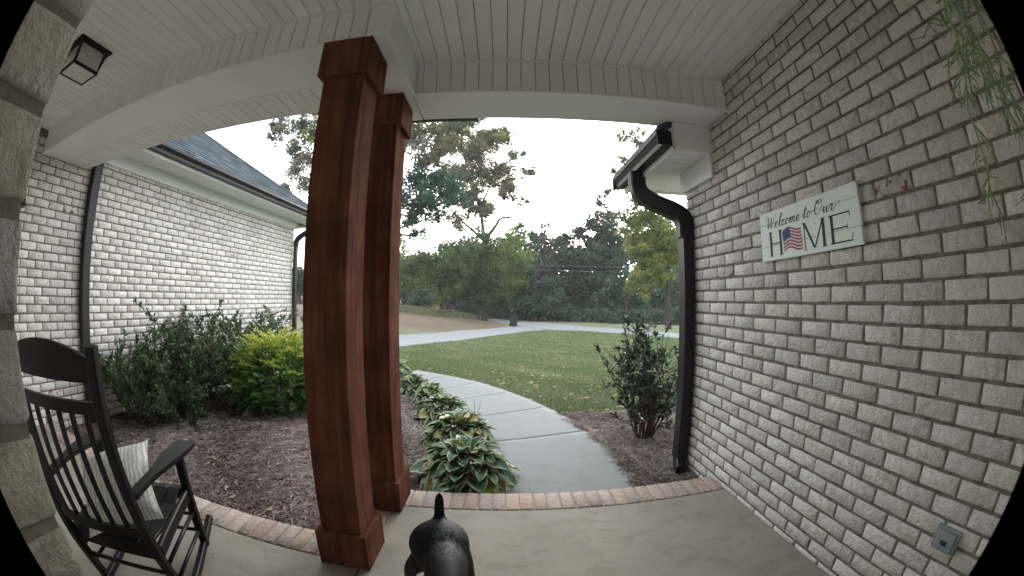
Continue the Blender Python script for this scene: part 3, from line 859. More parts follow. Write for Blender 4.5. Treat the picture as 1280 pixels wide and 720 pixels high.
def rect_prof(a, b, c=.012):
    return [(-a + c, -b), (a - c, -b), (a, -b + c), (a, b - c), (a - c, b), (-a + c, b), (-a, b - c), (-a, -b + c)]
def smooth_path(P, it=2):
    P = [Vector(p) for p in P]
    for _ in range(it):
        Q = [P[0]]
        for a, b in zip(P[:-1], P[1:]): Q += [a.lerp(b, .25), a.lerp(b, .75)]
        Q.append(P[-1]); P = Q
    return P
# near-left downspout
d1 = thing('downspout', 'black downspout at the inner corner of the left wing wall beside the rocking chair', 'downspout', (-4.14, 2.2, -.1))
mb = MB(); mb.sweep([(-4.142, 2.20, -.10), (-4.142, 2.20, 1.93)], rect_prof(.058, .042), up=(1, 0, 0)); mb.build('pipe', M_DARK, d1, origin=d1.location)
mb = MB(); mb.sweep([(-4.142, 2.20, 1.925), (-4.142, 2.20, 2.69)], rect_prof(.062, .046), up=(1, 0, 0)); mb.build('pipe', M_DARK, d1, origin=d1.location)
for z_ in (.5, 1.7):
    mb = MB(); mb.box(-4.188, -4.095, 2.135, 2.265, z_, z_ + .02, bev=.002); mb.build('strap', M_DARK, d1, origin=d1.location)
# far-left downspout
d2 = thing('downspout', 'black downspout at the far corner of the left wing, elbowed up to its gutter', 'downspout', (-4.14, 6.72, -.3))
P = smooth_path([(-3.61, 6.72, 2.70), (-3.61, 6.72, 2.60), (-4.13, 6.72, 2.38), (-4.13, 6.72, 2.2)], 3)
mb = MB(); mb.sweep(P, rect_prof(.05, .036), up=(0, 1, 0)); mb.build('elbow', M_DARK, d2, origin=d2.location)
mb = MB(); mb.sweep([(-4.135, 6.72, 2.22), (-4.135, 6.72, -.5)], rect_prof(.048, .034), up=(1, 0, 0)); mb.build('pipe', M_DARK, d2, origin=d2.location)

# ------------------------------------------------------------------ right eave, gutter and downspout
TE = Vector((1.3, 2.75, 2.24))
ev = thing('house_eave', 'boxed white eave with grooved soffit and dark shingle edge above the right wall corner', 'eave', TE)
mb = MB(); mb.box(1.135, 1.4275, 2.225, 2.240, 2.236, 2.437, bev=.003); mb.build('end_panel', M_TRIM, ev, origin=TE)
mb = MB(); mb.box(1.405, 1.4285, 2.242, 2.735, 2.068, 2.238, bev=.004); mb.build('frieze_board', M_TRIM, ev, origin=TE)
mb = MB(); mb.box(1.118, 1.136, 2.24, 3.30, 2.222, 2.40, bev=.003); mb.build('fascia', M_TRIM, ev, origin=TE)
pm = plank_mesh(.292, Wd=.0765, b=.007)
planks(ev, pm, [(1.138, 2.285 + SP * k, 2.240) for k in range(12)], (0, 0, R(-90)))
mb = MB(); mb.box(1.12, 4.2, 2.24, 3.28, 2.2525, 2.262); mb.build('backing_board', M_GAP, ev, origin=TE)
mb = MB(); mb.box(1.432, 4.2, 2.72, 3.26, 2.2415, 2.252); mb.build('return_soffit', M_TRIM, ev, origin=TE)
mb = MB(); mb.box(1.136, 4.2, 3.27, 3.29, 2.222, 2.40); mb.build('fascia', M_TRIM, ev, origin=TE)
mb = MB()
A = [(1.03, 2.23, 2.36), (1.03, 3.36, 2.36), (4.2, 3.36, 2.36), (2.9, 2.23, 3.30), (4.2, 2.23, 3.30)]
mb.add([(1.03, 2.235, 2.375), (1.03, 3.36, 2.375), (2.4, 2.235, 3.06), (2.4, 3.0, 3.06), (1.03, 2.235, 2.405), (1.03, 3.36, 2.405), (2.4, 2.235, 3.09), (2.4, 3.0, 3.09)],
       [(0, 2, 3, 1), (4, 5, 7, 6), (0, 1, 5, 4), (0, 4, 6, 2), (1, 3, 7, 5), (2, 6, 7, 3)])
mb.build('roof_edge', M_SHING, ev, origin=TE)
gt = thing('gutter', 'dark bronze rain gutter under the right eave seen from below', 'gutter', (1.07, 2.8, 2.28))
mb = MB(); mb.sweep([(1.117, 3.34, 2.262), (1.117, 2.235, 2.262)], gutter_prof(.11, .105), up=(0, 0, 1)); mb.build('trough', M_DARK, gt, origin=gt.location)
for yc_ in (3.338, 2.229):
    mb = MB(); mb.box(1.01, 1.117, yc_, yc_ + .005, 2.262, 2.366); mb.build('end_cap', M_DARK, gt, origin=gt.location)
d3 = thing('downspout', 'black downspout with a curved elbow running down the right wall corner', 'downspout', (1.38, 2.64, -.1))
P = smooth_path([(1.075, 2.86, 2.27), (1.075, 2.86, 2.10), (1.18, 2.79, 2.0), (1.30, 2.71, 1.93), (1.378, 2.65, 1.86), (1.378, 2.65, 1.70)], 4)
mb = MB(); mb.sweep(P, rect_prof(.064, .050), up=(0, 1, 0)); mb.build('elbow', M_DARK, d3, origin=d3.location)
mb = MB(); mb.sweep([(1.378, 2.65, 1.72), (1.378, 2.65, -.02)], rect_prof(.060, .044), up=(1, 0, 0)); mb.build('pipe', M_DARK, d3, origin=d3.location)
mb = MB(); mb.sweep(smooth_path([(1.378, 2.65, .06), (1.378, 2.65, -.04), (1.345, 2.55, -.07), (1.33, 2.50, -.075)], 2), rect_prof(.050, .040), up=(1, 0, 0)); mb.build('outlet_elbow', M_DARK, d3, origin=d3.location)

# ------------------------------------------------------------------ ceiling lantern
LT = Vector((-2.525, .94, 2.664))
lan = thing('ceiling_lantern', 'square black-framed porch lantern with frosted panes on the left ceiling', 'lantern', LT)
mb = MB(); mb.box(-.155, .155, -.155, .155, -.016, 0, bev=.004); mb.build('canopy', M_DARK, lan)
mb = MB()
for sx in (-1, 1):
    for sy in (-1, 1):
        mb.sweep([(sx * .125, sy * .125, -.016), (sx * .105, sy * .105, -.158)], rect_prof(.008, .008, .002), up=(0, 1, 0))
for s in (-1, 1):
    mb.box(-.117, .117, s * .110 - .007, s * .110 + .007, -.166, -.150, bev=.002); mb.box(s * .110 - .007, s * .110 + .007, -.104, .104, -.1655, -.1505, bev=.002)
mb.build('frame', M_DARK, lan)
mb = MB(); mb.box(-.103, .103, -.103, .103, -.160, -.155); mb.build('pane', M_GLASS, lan)
for a in range(4):
    M = Matrix.Rotation(a * math.pi / 2, 4, 'Z') @ Matrix.Translation((0, .113, -.083)) @ Matrix.Rotation(R(8), 4, 'X')
    mb = MB(); mb.box(-.10, .10, -.002, .002, -.066, .066, M); mb.build('pane', M_GLASS, lan)

# ------------------------------------------------------------------ outlet cover on the right wall
TO = Vector((1.43, .43, .437))
ol = thing('outlet_cover', 'blue-grey weatherproof outlet cover low on the right brick wall', 'outlet cover', TO)
M_OUT = mat('blue_grey_plastic', (.24, .29, .30), .5, .4)
mb = MB(); mb.box(-.016, .006, -.066, .066, -.045, .045, bev=.004); mb.build('plate', M_OUT, ol)
mb = MB(); mb.box(-.034, -.0165, -.052, .046, -.034, .036, bev=.006); mb.build('lid', M_OUT, ol)
mb = MB(); mb.box(-.038, -.0345, -.018, .016, -.010, .008, bev=.002); mb.build('latch', mat('dark_slot', (.03, .04, .05), .6), ol)

# ------------------------------------------------------------------ welcome sign
M_SIGNW = mat('painted_sign_board', (.84, .93, .88), .6, .3, noise=(60, (.80, .87, .83), .5), bump=(90, .15, .001))
M_INK = mat('dark_teal_paint', (.035, .055, .065), .6, .3)
M_RED = mat('flag_red', (.36, .05, .07), .6, .3)
M_BLUE = mat('flag_blue', (.05, .07, .20), .6, .3)
M_WHT = mat('flag_white', (.66, .66, .66), .6, .3)
SW, SH = .715, .262
sign = thing('welcome_sign', 'white plank sign lettered Welcome to Our HOME on the right brick wall', 'sign', (1.412, 1.414, 1.573))
sign.rotation_euler = (R(-1.0), 0, 0)
def SG(u, v, d=0.0):   # u,v from the lower left seen from the porch ; local coords
    return Vector((-d, SW / 2 - u, v - SH / 2))
for v0, v1 in ((0, .29), (.29, .75), (.75, 1)):
    mb = MB(); mb.box(-.0, .016, -SW / 2, SW / 2, (v0 - .5) * SH + .0008, (v1 - .5) * SH - .0008, bev=.0014)
    mb.build('plank', M_SIGNW, sign)
def poly_print(name, polys, m, d=.0012):
    mb = MB()
    for P in polys:
        k = len(P); mb.add([SG(u, v, d) for u, v in P] + [SG(u, v, 0.0002) for u, v in P], [tuple(range(k))] + [(i, i + k, (i + 1) % k + k, (i + 1) % k) for i in range(k)])
    return mb.build(name, m, sign)
def rectp(a, b, c, d): return [(a, c), (b, c), (b, d), (a, d)]
def serif(x, y, w, t=.0035): return rectp(x - w / 2, x + w / 2, y, y + t)
vb, vt = .095 * SH, .565 * SH
def letter_H(x0, x1):
    tw = .017; a, b = x0 + .012, x1 - .012; s = .003
    return [rectp(a - tw / 2, a + tw / 2, vb, vt), rectp(b - tw / 2, b + tw / 2, vb, vt), rectp(a + tw / 2, b - tw / 2, (vb + vt) / 2 - s, (vb + vt) / 2 + s),
            serif(a, vb - .0035, .03), serif(a, vt, .03), serif(b, vb - .0035, .03), serif(b, vt, .03)]
def letter_M(x0, x1):
    a, b = x0 + .012, x1 - .014; c = (a + b) / 2
    return [rectp(a - .003, a + .003, vb, vt), rectp(b - .009, b + .009, vb, vt),
            [(a - .004, vt), (a + .012, vt), (c + .005, vb), (c - .007, vb)], [(b + .002, vt), (b - .006, vt), (c - .004, vb), (c + .005, vb)],
            serif(a, vb - .0035, .024), serif(a - .002, vt, .026), serif(b, vb - .0035, .032), serif(b + .002, vt, .028)]
def letter_E(x0, x1):
    a = x0 + .012; s = .004
    return [rectp(a - .0085, a + .0085, vb, vt), rectp(a - .016, x1, vt - s, vt + .002), rectp(a - .016, x1 + .004, vb - .002, vb + s), rectp(a, x1 - .02, (vb + vt) / 2 - .003, (vb + vt) / 2 + .003),
            [(x1 - .004, vt), (x1, vt), (x1 + .001, vt - .026), (x1 - .002, vt - .026)], [(x1, vb), (x1 + .004, vb), (x1 + .008, vb + .032), (x1 + .005, vb + .032)],
            rectp(x1 - .022, x1 - .019, (vb + vt) / 2 - .012, (vb + vt) / 2 + .012)]
for lp in (letter_H(.075, .180), letter_M(.340, .498), letter_E(.528, .655)): poly_print('letter', lp, M_INK)
# flag in place of the O
def catmull(P, k=6):
    P = [np.array(p, float) for p in P]; Q = []
    for i in range(len(P) - 1):
        p0 = P[max(i - 1, 0)]; p1 = P[i]; p2 = P[i + 1]; p3 = P[min(i + 2, len(P) - 1)]
        for j in range(k):
            t = j / k
            Q.append(.5 * ((2 * p1) + (-p0 + p2) * t + (2 * p0 - 5 * p1 + 4 * p2 - p3) * t * t + (-p0 + 3 * p1 - 3 * p2 + p3) * t ** 3))
    Q.append(P[-1]); return Q
fu0, fu1, fv0, fv1 = .188, .332, .125 * SH, .575 * SH
def FP(s, t): # s across 0..1, t up 0..1
    w = .010 * math.sin(s * 2 * math.pi * .95 - .5)
    return (fu0 + (fu1 - fu0) * s + .003 * math.sin(t * 5), fv0 + (fv1 - fv0 - .012) * t + w + .006)
NS = 14
mats = [M_RED, M_WHT, M_BLUE]
mb = MB()
for i in range(13):
    for j in range(NS):
        a, b = j / NS, (j + 1) / NS; c, d = i / 13, (i + 1) / 13
        mi = 0 if i % 2 == 0 else 1
        if b <= .44 and i >= 6: mi = 2
        mb.add([SG(*FP(a, c), .0010), SG(*FP(b, c), .0010), SG(*FP(b, d), .0010), SG(*FP(a, d), .0010)], [(0, 1, 2, 3)], mi)
mb.build('flag_print', mats, sign)
mb = MB()
for i in range(5):
    for j in range(6 if i % 2 == 0 else 5):
        s = .03 + (j + (.5 if i % 2 else 0)) * .062; t = .50 + i * .105; r_ = .013
        P = []
        for k_ in range(10):
            rr = r_ if k_ % 2 == 0 else r_ * .42; an = math.pi / 2 + k_ * math.pi / 5
            P.append(FP(s + rr * math.cos(an), t + rr * 1.15 * math.sin(an)))
        mb.add([SG(u, v, .0016) for u, v in P], [tuple(range(10))])
mb.build('flag_stars', M_WHT, sign)
# script line
GLY = {
 'W': ([[(-.35, 1.5), (-.2, 2.0), (.05, 2.2), (.22, 1.9), (.3, .9), (.42, .05), (.7, .9), (.95, 1.9), (.98, 1.0), (1.08, .05), (1.4, 1.0), (1.7, 2.1), (1.95, 2.45)]], 1.75),
 'e': ([[(-.05, .25), (.25, .4), (.5, .7), (.45, .98), (.25, .95), (.08, .55), (.15, .1), (.42, -.02), (.78, .28)]], .74),
 'l': ([[(-.05, .25), (.3, .9), (.55, 1.8), (.5, 2.25), (.33, 2.1), (.2, 1.2), (.2, .3), (.38, -.02), (.7, .28)]], .66),
 'c': ([[(-.05, .25), (.2, .6), (.5, .95)], [(.6, .82), (.45, .98), (.2, .8), (.08, .4), (.2, .03), (.45, .0), (.78, .28)]], .74),
 'o': ([[(-.05, .25), (.15, .7), (.38, .98), (.15, .75), (.08, .3), (.25, 0), (.5, .15), (.6, .6), (.42, .98), (.5, .82), (.85, .8)]], .82),
 'm': ([[(-.05, .3), (.12, .95), (.12, .5), (.08, 0)], [(.1, .2), (.3, .85), (.45, .98), (.5, .6), (.46, 0)], [(.48, .2), (.68, .85), (.84, .98), (.88, .5), (.9, .08), (1.05, 0), (1.25, .3)]], 1.2),
 't': ([[(-.05, .3), (.25, 1.1), (.42, 2.0), (.3, 1.0), (.25, .25), (.4, -.02), (.7, .3)], [(-.05, 1.25), (.35, 1.32), (.8, 1.42)]], .68),
 'O': ([[(.9, 2.1), (.45, 2.2), (.08, 1.5), (.1, .5), (.55, -.02), (1.05, .5), (1.25, 1.4), (1.05, 2.15), (.65, 2.2), (.4, 1.9), (.8, 1.75), (1.5, 2.3)]], 1.5),
 'u': ([[(-.1, .3), (.12, .98), (.08, .4), (.2, 0), (.45, .2), (.65, .95), (.6, .3), (.75, -.02), (1.0, .3)]], .95),
 'r': ([[(-.05, .3), (.18, 1.05), (.25, .85), (.5, .92), (.42, .3), (.55, -.02), (.85, .25), (1.2, .75), (1.75, 1.05)]], 1.2),
}
mb = MB()
sxu, syv = .0425, .0285
cur = .055; base_v = .655 * SH
for ch in 'Welcome to Our':
    if ch == ' ':
        # the long joining dash of the lettering style
        a = [(cur - .012, base_v + .013), (cur + .010, base_v + .014)]
        mb = MB(); mb.add([SG(a[0][0], a[0][1], .001), SG(a[1][0], a[1][1], .001), SG(a[1][0], a[1][1] + .0012, .001), SG(a[0][0], a[0][1] + .0012, .001)], [(0, 1, 2, 3)]); mb.build('letter_dash', M_INK, sign)
        cur += .020; continue
    st, adv = GLY[ch]; mb = MB()
    for S in st:
        Q = catmull(S, 6); V = []
        for i, q in enumerate(Q):
            t = Q[min(i + 1, len(Q) - 1)] - Q[max(i - 1, 0)]; t = t / (np.linalg.norm(t) + 1e-9)
            w = .0014 + .0022 * max(0, -t[1]) ** 1.5
            nn = np.array([-t[1], t[0]])
            U = cur + (q[0] + .22 * q[1]) * sxu * .92; Vv = base_v + q[1] * syv
            V += [SG(U + nn[0] * w, Vv + nn[1] * w, .0011), SG(U - nn[0] * w, Vv - nn[1] * w, .0011)]
        mb.add(V, [(2 * i, 2 * i + 1, 2 * i + 3, 2 * i + 2) for i in range(len(Q) - 1)])
    cur += adv * sxu * .97; mb.build('letter', M_INK, sign)

# ------------------------------------------------------------------ rocking chair and pillow
ch = thing('rocking_chair', 'black slatted wooden rocking chair on the porch floor, seen from behind', 'rocking chair', (-1.433, .663, 0), rotz=.415)
w_ = .232
ZS, ZT = .315, 1.095
def post_y(z):   # curved rear post
    t = (z - ZS) / (ZT - ZS)
    return .0 - .125 * t - .02 * math.sin(max(t, 0) * math.pi) if z > ZS else .0 + (ZS - z) * .35
def bar(name, P, a, b, up=(0, 0, 1), c=.006, parent=ch, m=M_BLACKW):
    mb = MB(); mb.sweep(P, rect_prof(a, b, c), up=up); return mb.build(name, m, parent)
for s in (-1, 1):
    zs_ = [.045, .12, .2, .31, .45, .6, .75, .9, 1.0, ZT]
    bar('back_post', [(s * w_, post_y(z), z) for z in zs_], .019, .021, up=(1, 0, 0))
    bar('front_leg', [(s * w_, .485, .055), (s * w_, .455, .33), (s * w_, .44, .565)], .019, .021, up=(1, 0, 0))
    rk = [(s * w_, y_, .018 + .34 * (y_ - .08) ** 2 * (1 if y_ > .08 else .9)) for y_ in np.linspace(-.50, .64, 15)]
    bar('rocker', rk, .016, .021, up=(0, 0, 1))
    # arm: paddle shaped board
    A = MB(); n = 12; V = []
    for i in range(n + 1):
        t = i / n; y_ = -.035 + t * .56; wd = .022 + .030 * sstep((t - .25) / .5) * (1 if t < .93 else .8); z_ = .592 + .012 * math.sin(t * 3) - .0 * t
        xo = s * (w_ + .018 * sstep(t * 2))
        V += [(xo - wd, y_, z_), (xo + wd, y_, z_), (xo + wd, y_, z_ - .020), (xo - wd, y_, z_ - .020)]
    F = [(4 * i + k, 4 * i + (k + 1) % 4, 4 * i + 4 + (k + 1) % 4, 4 * i + 4 + k) for i in range(n) for k in range(4)] + [(3, 2, 1, 0), (4 * n, 4 * n + 1, 4 * n + 2, 4 * n + 3)]
    A.add(V, F); A.build('armrest', M_BLACKW, ch)
    bar('seat_rail', [(s * w_, .03, ZS - .0), (s * w_, .44, .36)], .013, .030, up=(0, 0, 1))
    for z0, z1 in ((.235, .262), (.135, .155)):
        mb = MB(); mb.tube([(s * w_, post_y(z0), z0), (s * w_, .47, z1)], .010, 8); mb.build('side_rung', M_BLACKW, ch, smooth=True)
for z_ in (.24, .15):
    mb = MB(); mb.tube([(-w_, .47, z_), (w_, .47, z_)], .010, 8); mb.build('front_rung', M_BLACKW, ch, smooth=True)
mb = MB(); mb.tube([(-w_, post_y(.20), .20), (w_, post_y(.20), .20)], .010, 8); mb.build('rear_rung', M_BLACKW, ch, smooth=True)
bar('seat_rail', [(-w_ + .018, .02, ZS), (w_ - .018, .02, ZS)], .013, .034)
bar('seat_rail', [(-w_ + .018, .44, .362), (w_ - .018, .44, .362)], .012, .026)
for i in range(6):
    x_ = -w_ + .055 + i * (2 * w_ - .11) / 5
    P = [(x_, .03, ZS + .038), (x_, .15, ZS + .028), (x_, .32, ZS + .048), (x_, .42, .392), (x_, .47, .384)]
    bar('seat_slat', P, .033, .007, c=.002)
def rail(name, z, h, arch=0.0, t=.010):
    mb = MB(); V = []; n = 14
    for i in range(n + 1):
        x_ = -w_ + .017 + (2 * w_ - .034) * i / n; q = 1 - ((i / n - .5) * 2) ** 2; yb = post_y(z) - .025 * q
        zt = z + h / 2 + arch * q
        V += [(x_, yb - t, z - h / 2), (x_, yb + t, z - h / 2), (x_, yb + t - .006, zt), (x_, yb - t - .006, zt)]
    F = [(4 * i + k, 4 * i + (k + 1) % 4, 4 * i + 4 + (k + 1) % 4, 4 * i + 4 + k) for i in range(n) for k in range(4)] + [(3, 2, 1, 0), (4 * n, 4 * n + 1, 4 * n + 2, 4 * n + 3)]
    mb.add(V, F); return mb.build(name, M_BLACKW, ch)
rail('crest_rail', 1.022, .075, .045); rail('upper_rail', .905, .042); rail('lower_rail', .435, .042)
for i in range(6):
    x_ = -w_ + .017 + (2 * w_ - .034) * (i + .75) / 6.5; q = 1 - ((x_ / w_)) ** 2
    P = [(x_, post_y(z) - .022 * q, z) for z in np.linspace(.44, .90, 8)]
    bar('back_slat', P, .013, .005, up=(0, 1, 0), c=.002)

M_PIL = mat('pillow_cloth', (.50, .50, .46), .95, .1)
def pillow_mat():
    n, b = nodes(M_PIL); L = n.links.new; N = n.nodes.new
    tc = N('ShaderNodeTexCoord'); w = N('ShaderNodeTexWave'); w.inputs['Scale'].default_value = 16; w.inputs['Distortion'].default_value = 5; w.inputs['Detail'].default_value = 3
    v = N('ShaderNodeTexVoronoi'); v.feature = 'DISTANCE_TO_EDGE'; v.inputs['Scale'].default_value = 9
    L(tc.outputs['Object'], w.inputs[0]); L(tc.outputs['Object'], v.inputs[0])
    r1 = N('ShaderNodeMapRange'); r1.inputs[1].default_value = .62; r1.inputs[2].default_value = .75; L(w.outputs[1], r1.inputs[0])
    r2 = N('ShaderNodeMapRange'); r2.inputs[1].default_value = .0; r2.inputs[2].default_value = .03; r2.inputs[3].default_value = 1; r2.inputs[4].default_value = 0; L(v.outputs[0], r2.inputs[0])
    a = N('ShaderNodeMath'); a.operation = 'MAXIMUM'; L(r1.outputs[0], a.inputs[0]); L(r2.outputs[0], a.inputs[1])
    a2 = N('ShaderNodeMath'); a2.operation = 'MULTIPLY'; L(a.outputs[0], a2.inputs[0]); a2.inputs[1].default_value = .55
    x = N('ShaderNodeMix'); x.data_type = 'RGBA'; x.inputs[6].default_value = (.72, .74, .69, 1); x.inputs[7].default_value = (.24, .27, .26, 1)
    L(a2.outputs[0], x.inputs[0]); L(x.outputs[2], b.inputs['Base Color'])
pillow_mat()
n = 18; S_ = .20
U, Vv = np.meshgrid(np.linspace(-1, 1, n), np.linspace(-1, 1, n))
def pil(sgn):
    th = .078 * ((1 - np.abs(U) ** 2.6) * (1 - np.abs(Vv) ** 2.6)).clip(0) ** .55
    pinch = 1 - .10 * (1 - np.abs(U) ** 2) * (np.abs(Vv) ** 3) ; pinch2 = 1 - .10 * (1 - np.abs(Vv) ** 2) * (np.abs(U) ** 3)
    wr = .006 * np.sin(U * 5 + Vv * 3) * (1 - U ** 2) * (1 - Vv ** 2) + .004 * np.sin(Vv * 9 - U * 4) * (1 - U ** 2)
    return np.stack([(U * S_ * pinch2).ravel(), (Vv * S_ * pinch).ravel(), (sgn * th + wr).ravel()], 1)
i = np.arange(n * n).reshape(n, n); F = np.stack([i[:-1, :-1].ravel(), i[:-1, 1:].ravel(), i[1:, 1:].ravel(), i[1:, :-1].ravel()], 1)
me = mesh_np('throw_pillow', np.r_[pil(1), pil(-1)], np.r_[F, F[:, ::-1] + n * n]); me.polygons.foreach_set('use_smooth', [True] * len(me.polygons))
po = link('throw_pillow', me, M_PIL)
Mch = Matrix.Translation((-1.433, .663, 0)) @ Matrix.Rotation(.415, 4, 'Z')
po.matrix_world = Mch @ Matrix.Translation((-.01, .20, .475)) @ Matrix.Rotation(R(34), 4, 'X') @ Matrix.Rotation(R(24), 4, 'Z')
tag(po, 'pale grey patterned throw pillow leaning on the seat of the black rocking chair', 'pillow')

# ------------------------------------------------------------------ dog
def skin_obj(name, verts, edges, root=0, sub=2, ells=None):
    me = bpy.data.meshes.new(name); me.from_pydata([v[:3] for v in verts], edges, [])
    o = bpy.data.objects.new(name, me); COL.objects.link(o)
    sk = o.modifiers.new('skin', 'SKIN'); sk.branch_smoothing = .8
    for i, v in enumerate(verts):
        rr = v[3] if hasattr(v[3], '__len__') else (v[3], v[3])
        me.skin_vertices[0].data[i].radius = rr
        me.skin_vertices[0].data[i].use_root = (i == root)
    sb = o.modifiers.new('sub', 'SUBSURF'); sb.levels = sub; sb.render_levels = sub
    dg = bpy.context.evaluated_depsgraph_get(); ev_ = o.evaluated_get(dg)
    nm = bpy.data.meshes.new_from_object(ev_); nm.name = name
    bpy.data.objects.remove(o)
    if ells:
        bm = bmesh.new(); bm.from_mesh(nm)
        for (c, r, rot) in ells:
            M = Matrix.Translation(c) @ Matrix.Rotation(rot[0], 4, 'X') @ Matrix.Rotation(rot[1], 4, 'Y') @ Matrix.Rotation(rot[2], 4, 'Z') @ Matrix.Diagonal((*r, 1))
            bmesh.ops.create_uvsphere(bm, u_segments=24, v_segments=16, radius=1, matrix=M)
        bm.to_mesh(nm); bm.free()
        o = bpy.data.objects.new(name, nm); COL.objects.link(o)
        rm = o.modifiers.new('r', 'REMESH'); rm.mode = 'VOXEL'; rm.voxel_size = .0075
        sm = o.modifiers.new('s', 'SMOOTH'); sm.iterations = 22; sm.factor = .5
        dg = bpy.context.evaluated_depsgraph_get(); nm2 = bpy.data.meshes.new_from_object(o.evaluated_get(dg)); nm2.name = name
        bpy.data.objects.remove(o); nm = nm2
    nm.polygons.foreach_set('use_smooth', [True] * len(nm.polygons))
    return nm
dv = [(-.212, 1.050, .440, (.095, .085)),   # 0 pelvis
      (-.216, 1.105, .455, (.075, .062)),   # 1 rump
      (-.2185, 1.145, .480, (.022, .022)),    # 2 tail root
      (-.2185, 1.142, .510, (.021, .021)),
      (-.2170, 1.150, .565, (.020, .020)),   # 4 tail tip
      (-.166, .93, .437, (.068, .078)),   # 5 loin
      (-.148, .80, .425, (.072, .085)),   # 6
      (-.122, .60, .410, (.095, .120)),   # 7 chest
      (-.122, .46, .415, (.090, .115)),   # 8 shoulder
      (-.105, .36, .465, (.062, .070)),   # 9 neck
      (-.095, .28, .510, (.058, .060)),   # 10 skull
      (-.088, .19, .490, (.034, .034)),   # 11 muzzle
      (-.084, .13, .475, (.026, .024))]   # 12 nose
de = [(0, 1), (1, 2), (2, 3), (3, 4), (0, 5), (5, 6), (6, 7), (7, 8), (8, 9), (9, 10), (10, 11), (11, 12)]
def leg(root, pts):
    k = len(dv); dv.extend(pts); de.append((root, k)); de.extend((k + i, k + i + 1) for i in range(len(pts) - 1))
leg(0, [(-.278, 1.090, .385, (.038, .050)), (-.322, 1.09, .305, (.028, .034)), (-.352, 1.150, .220, (.019, .021)), (-.374, 1.195, .165, (.016, .019)), (-.382, 1.185, .060, (.015, .016)), (-.384, 1.150, .022, (.022, .016))])
leg(0, [(-.150, 1.060, .370, (.045, .060)), (-.118, 1.02, .275, (.036, .042)), (-.105, 1.09, .180, (.022, .024)), (-.098, 1.125, .145, (.017, .020)), (-.096, 1.09, .050, (.016, .017)), (-.096, 1.055, .022, (.022, .016))])
leg(8, [(-.195, .47, .33, (.040, .050)), (-.205, .50, .235, (.027, .032)), (-.205, .47, .12, (.018, .019)), (-.205, .465, .045, (.016, .017)), (-.205, .435, .020, (.022, .016))])
leg(8, [(-.055, .47, .33, (.040, .050)), (-.045, .50, .235, (.027, .032)), (-.045, .47, .12, (.018, .019)), (-.045, .465, .045, (.016, .017)), (-.045, .435, .020, (.022, .016))])
dog_me = skin_obj('dog', dv, de, ells=[
    ((-.213, 1.075, .448), (.102, .092, .080), (0, 0, 0)),      # rump
    ((-.272, 1.088, .388), (.042, .058, .085), (R(-8), R(20), 0)),    # haunches
    ((-.150, 1.055, .385), (.048, .080, .115), (R(-14), R(-12), 0)),
    ((-.166, .90, .442), (.066, .22, .074), (0, 0, R(10))),
    ((-.124, .60, .400), (.098, .19, .130), (0, 0, 0)),
    ((-.2185, 1.142, .525), (.0205, .0205, .062), (R(4), 0, 0)),
    ((-.2170, 1.147, .566), (.0185, .0185, .046), (R(4), 0, 0)),
    ((-.095, .28, .510), (.056, .062, .054), (0, 0, 0))])
M_DOG = mat('black_dog_coat', (.006, .006, .007), .6, .16)
def dog_mat():
    n, b = nodes(M_DOG); L = n.links.new; N = n.nodes.new
    g = N('ShaderNodeNewGeometry')
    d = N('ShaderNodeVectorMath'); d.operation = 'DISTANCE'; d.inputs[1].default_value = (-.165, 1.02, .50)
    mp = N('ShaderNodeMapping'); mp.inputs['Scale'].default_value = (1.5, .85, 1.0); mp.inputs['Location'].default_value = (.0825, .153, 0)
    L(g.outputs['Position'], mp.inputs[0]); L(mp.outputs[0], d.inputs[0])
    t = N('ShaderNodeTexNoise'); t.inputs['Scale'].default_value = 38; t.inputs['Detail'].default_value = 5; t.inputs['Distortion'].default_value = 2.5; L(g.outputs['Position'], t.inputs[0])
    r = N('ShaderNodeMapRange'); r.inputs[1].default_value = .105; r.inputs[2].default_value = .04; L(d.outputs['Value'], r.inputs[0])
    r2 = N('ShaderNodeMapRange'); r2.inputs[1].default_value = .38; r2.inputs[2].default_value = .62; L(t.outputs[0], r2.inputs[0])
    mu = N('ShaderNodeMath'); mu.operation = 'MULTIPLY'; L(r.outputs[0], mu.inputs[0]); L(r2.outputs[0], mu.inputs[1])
    x = N('ShaderNodeMix'); x.data_type = 'RGBA'; x.inputs[6].default_value = (.006, .0055, .007, 1); x.inputs[7].default_value = (.13, .145, .15, 1)  # grey streaks on the back: fur sheen painted into the coat colour
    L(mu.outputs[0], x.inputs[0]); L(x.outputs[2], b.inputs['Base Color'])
    mp3 = N('ShaderNodeMapping'); mp3.inputs['Scale'].default_value = (1, .25, 1); L(g.outputs['Position'], mp3.inputs[0])
    t2 = N('ShaderNodeTexNoise'); t2.inputs['Scale'].default_value = 300; L(mp3.outputs[0], t2.inputs[0])
    bp = N('ShaderNodeBump'); bp.inputs['Strength'].default_value = .35; bp.inputs['Distance'].default_value = .002; L(t2.outputs[0], bp.inputs['Height']); L(bp.outputs[0], b.inputs['Normal'])
    b.inputs['Sheen Weight'].default_value = .0
dog_mat()
dog = thing('dog', 'short-tailed black dog on the porch floor with its rump to the yard', 'dog', (-.2, .9, 0))
DO = np.array([-.2, .9, 0], np.float32)
v = np.zeros(len(dog_me.vertices) * 3, np.float32); dog_me.vertices.foreach_get('co', v); dog_me.vertices.foreach_set('co', (v.reshape(-1, 3) - DO).ravel())
link('body', dog_me, M_DOG, dog)
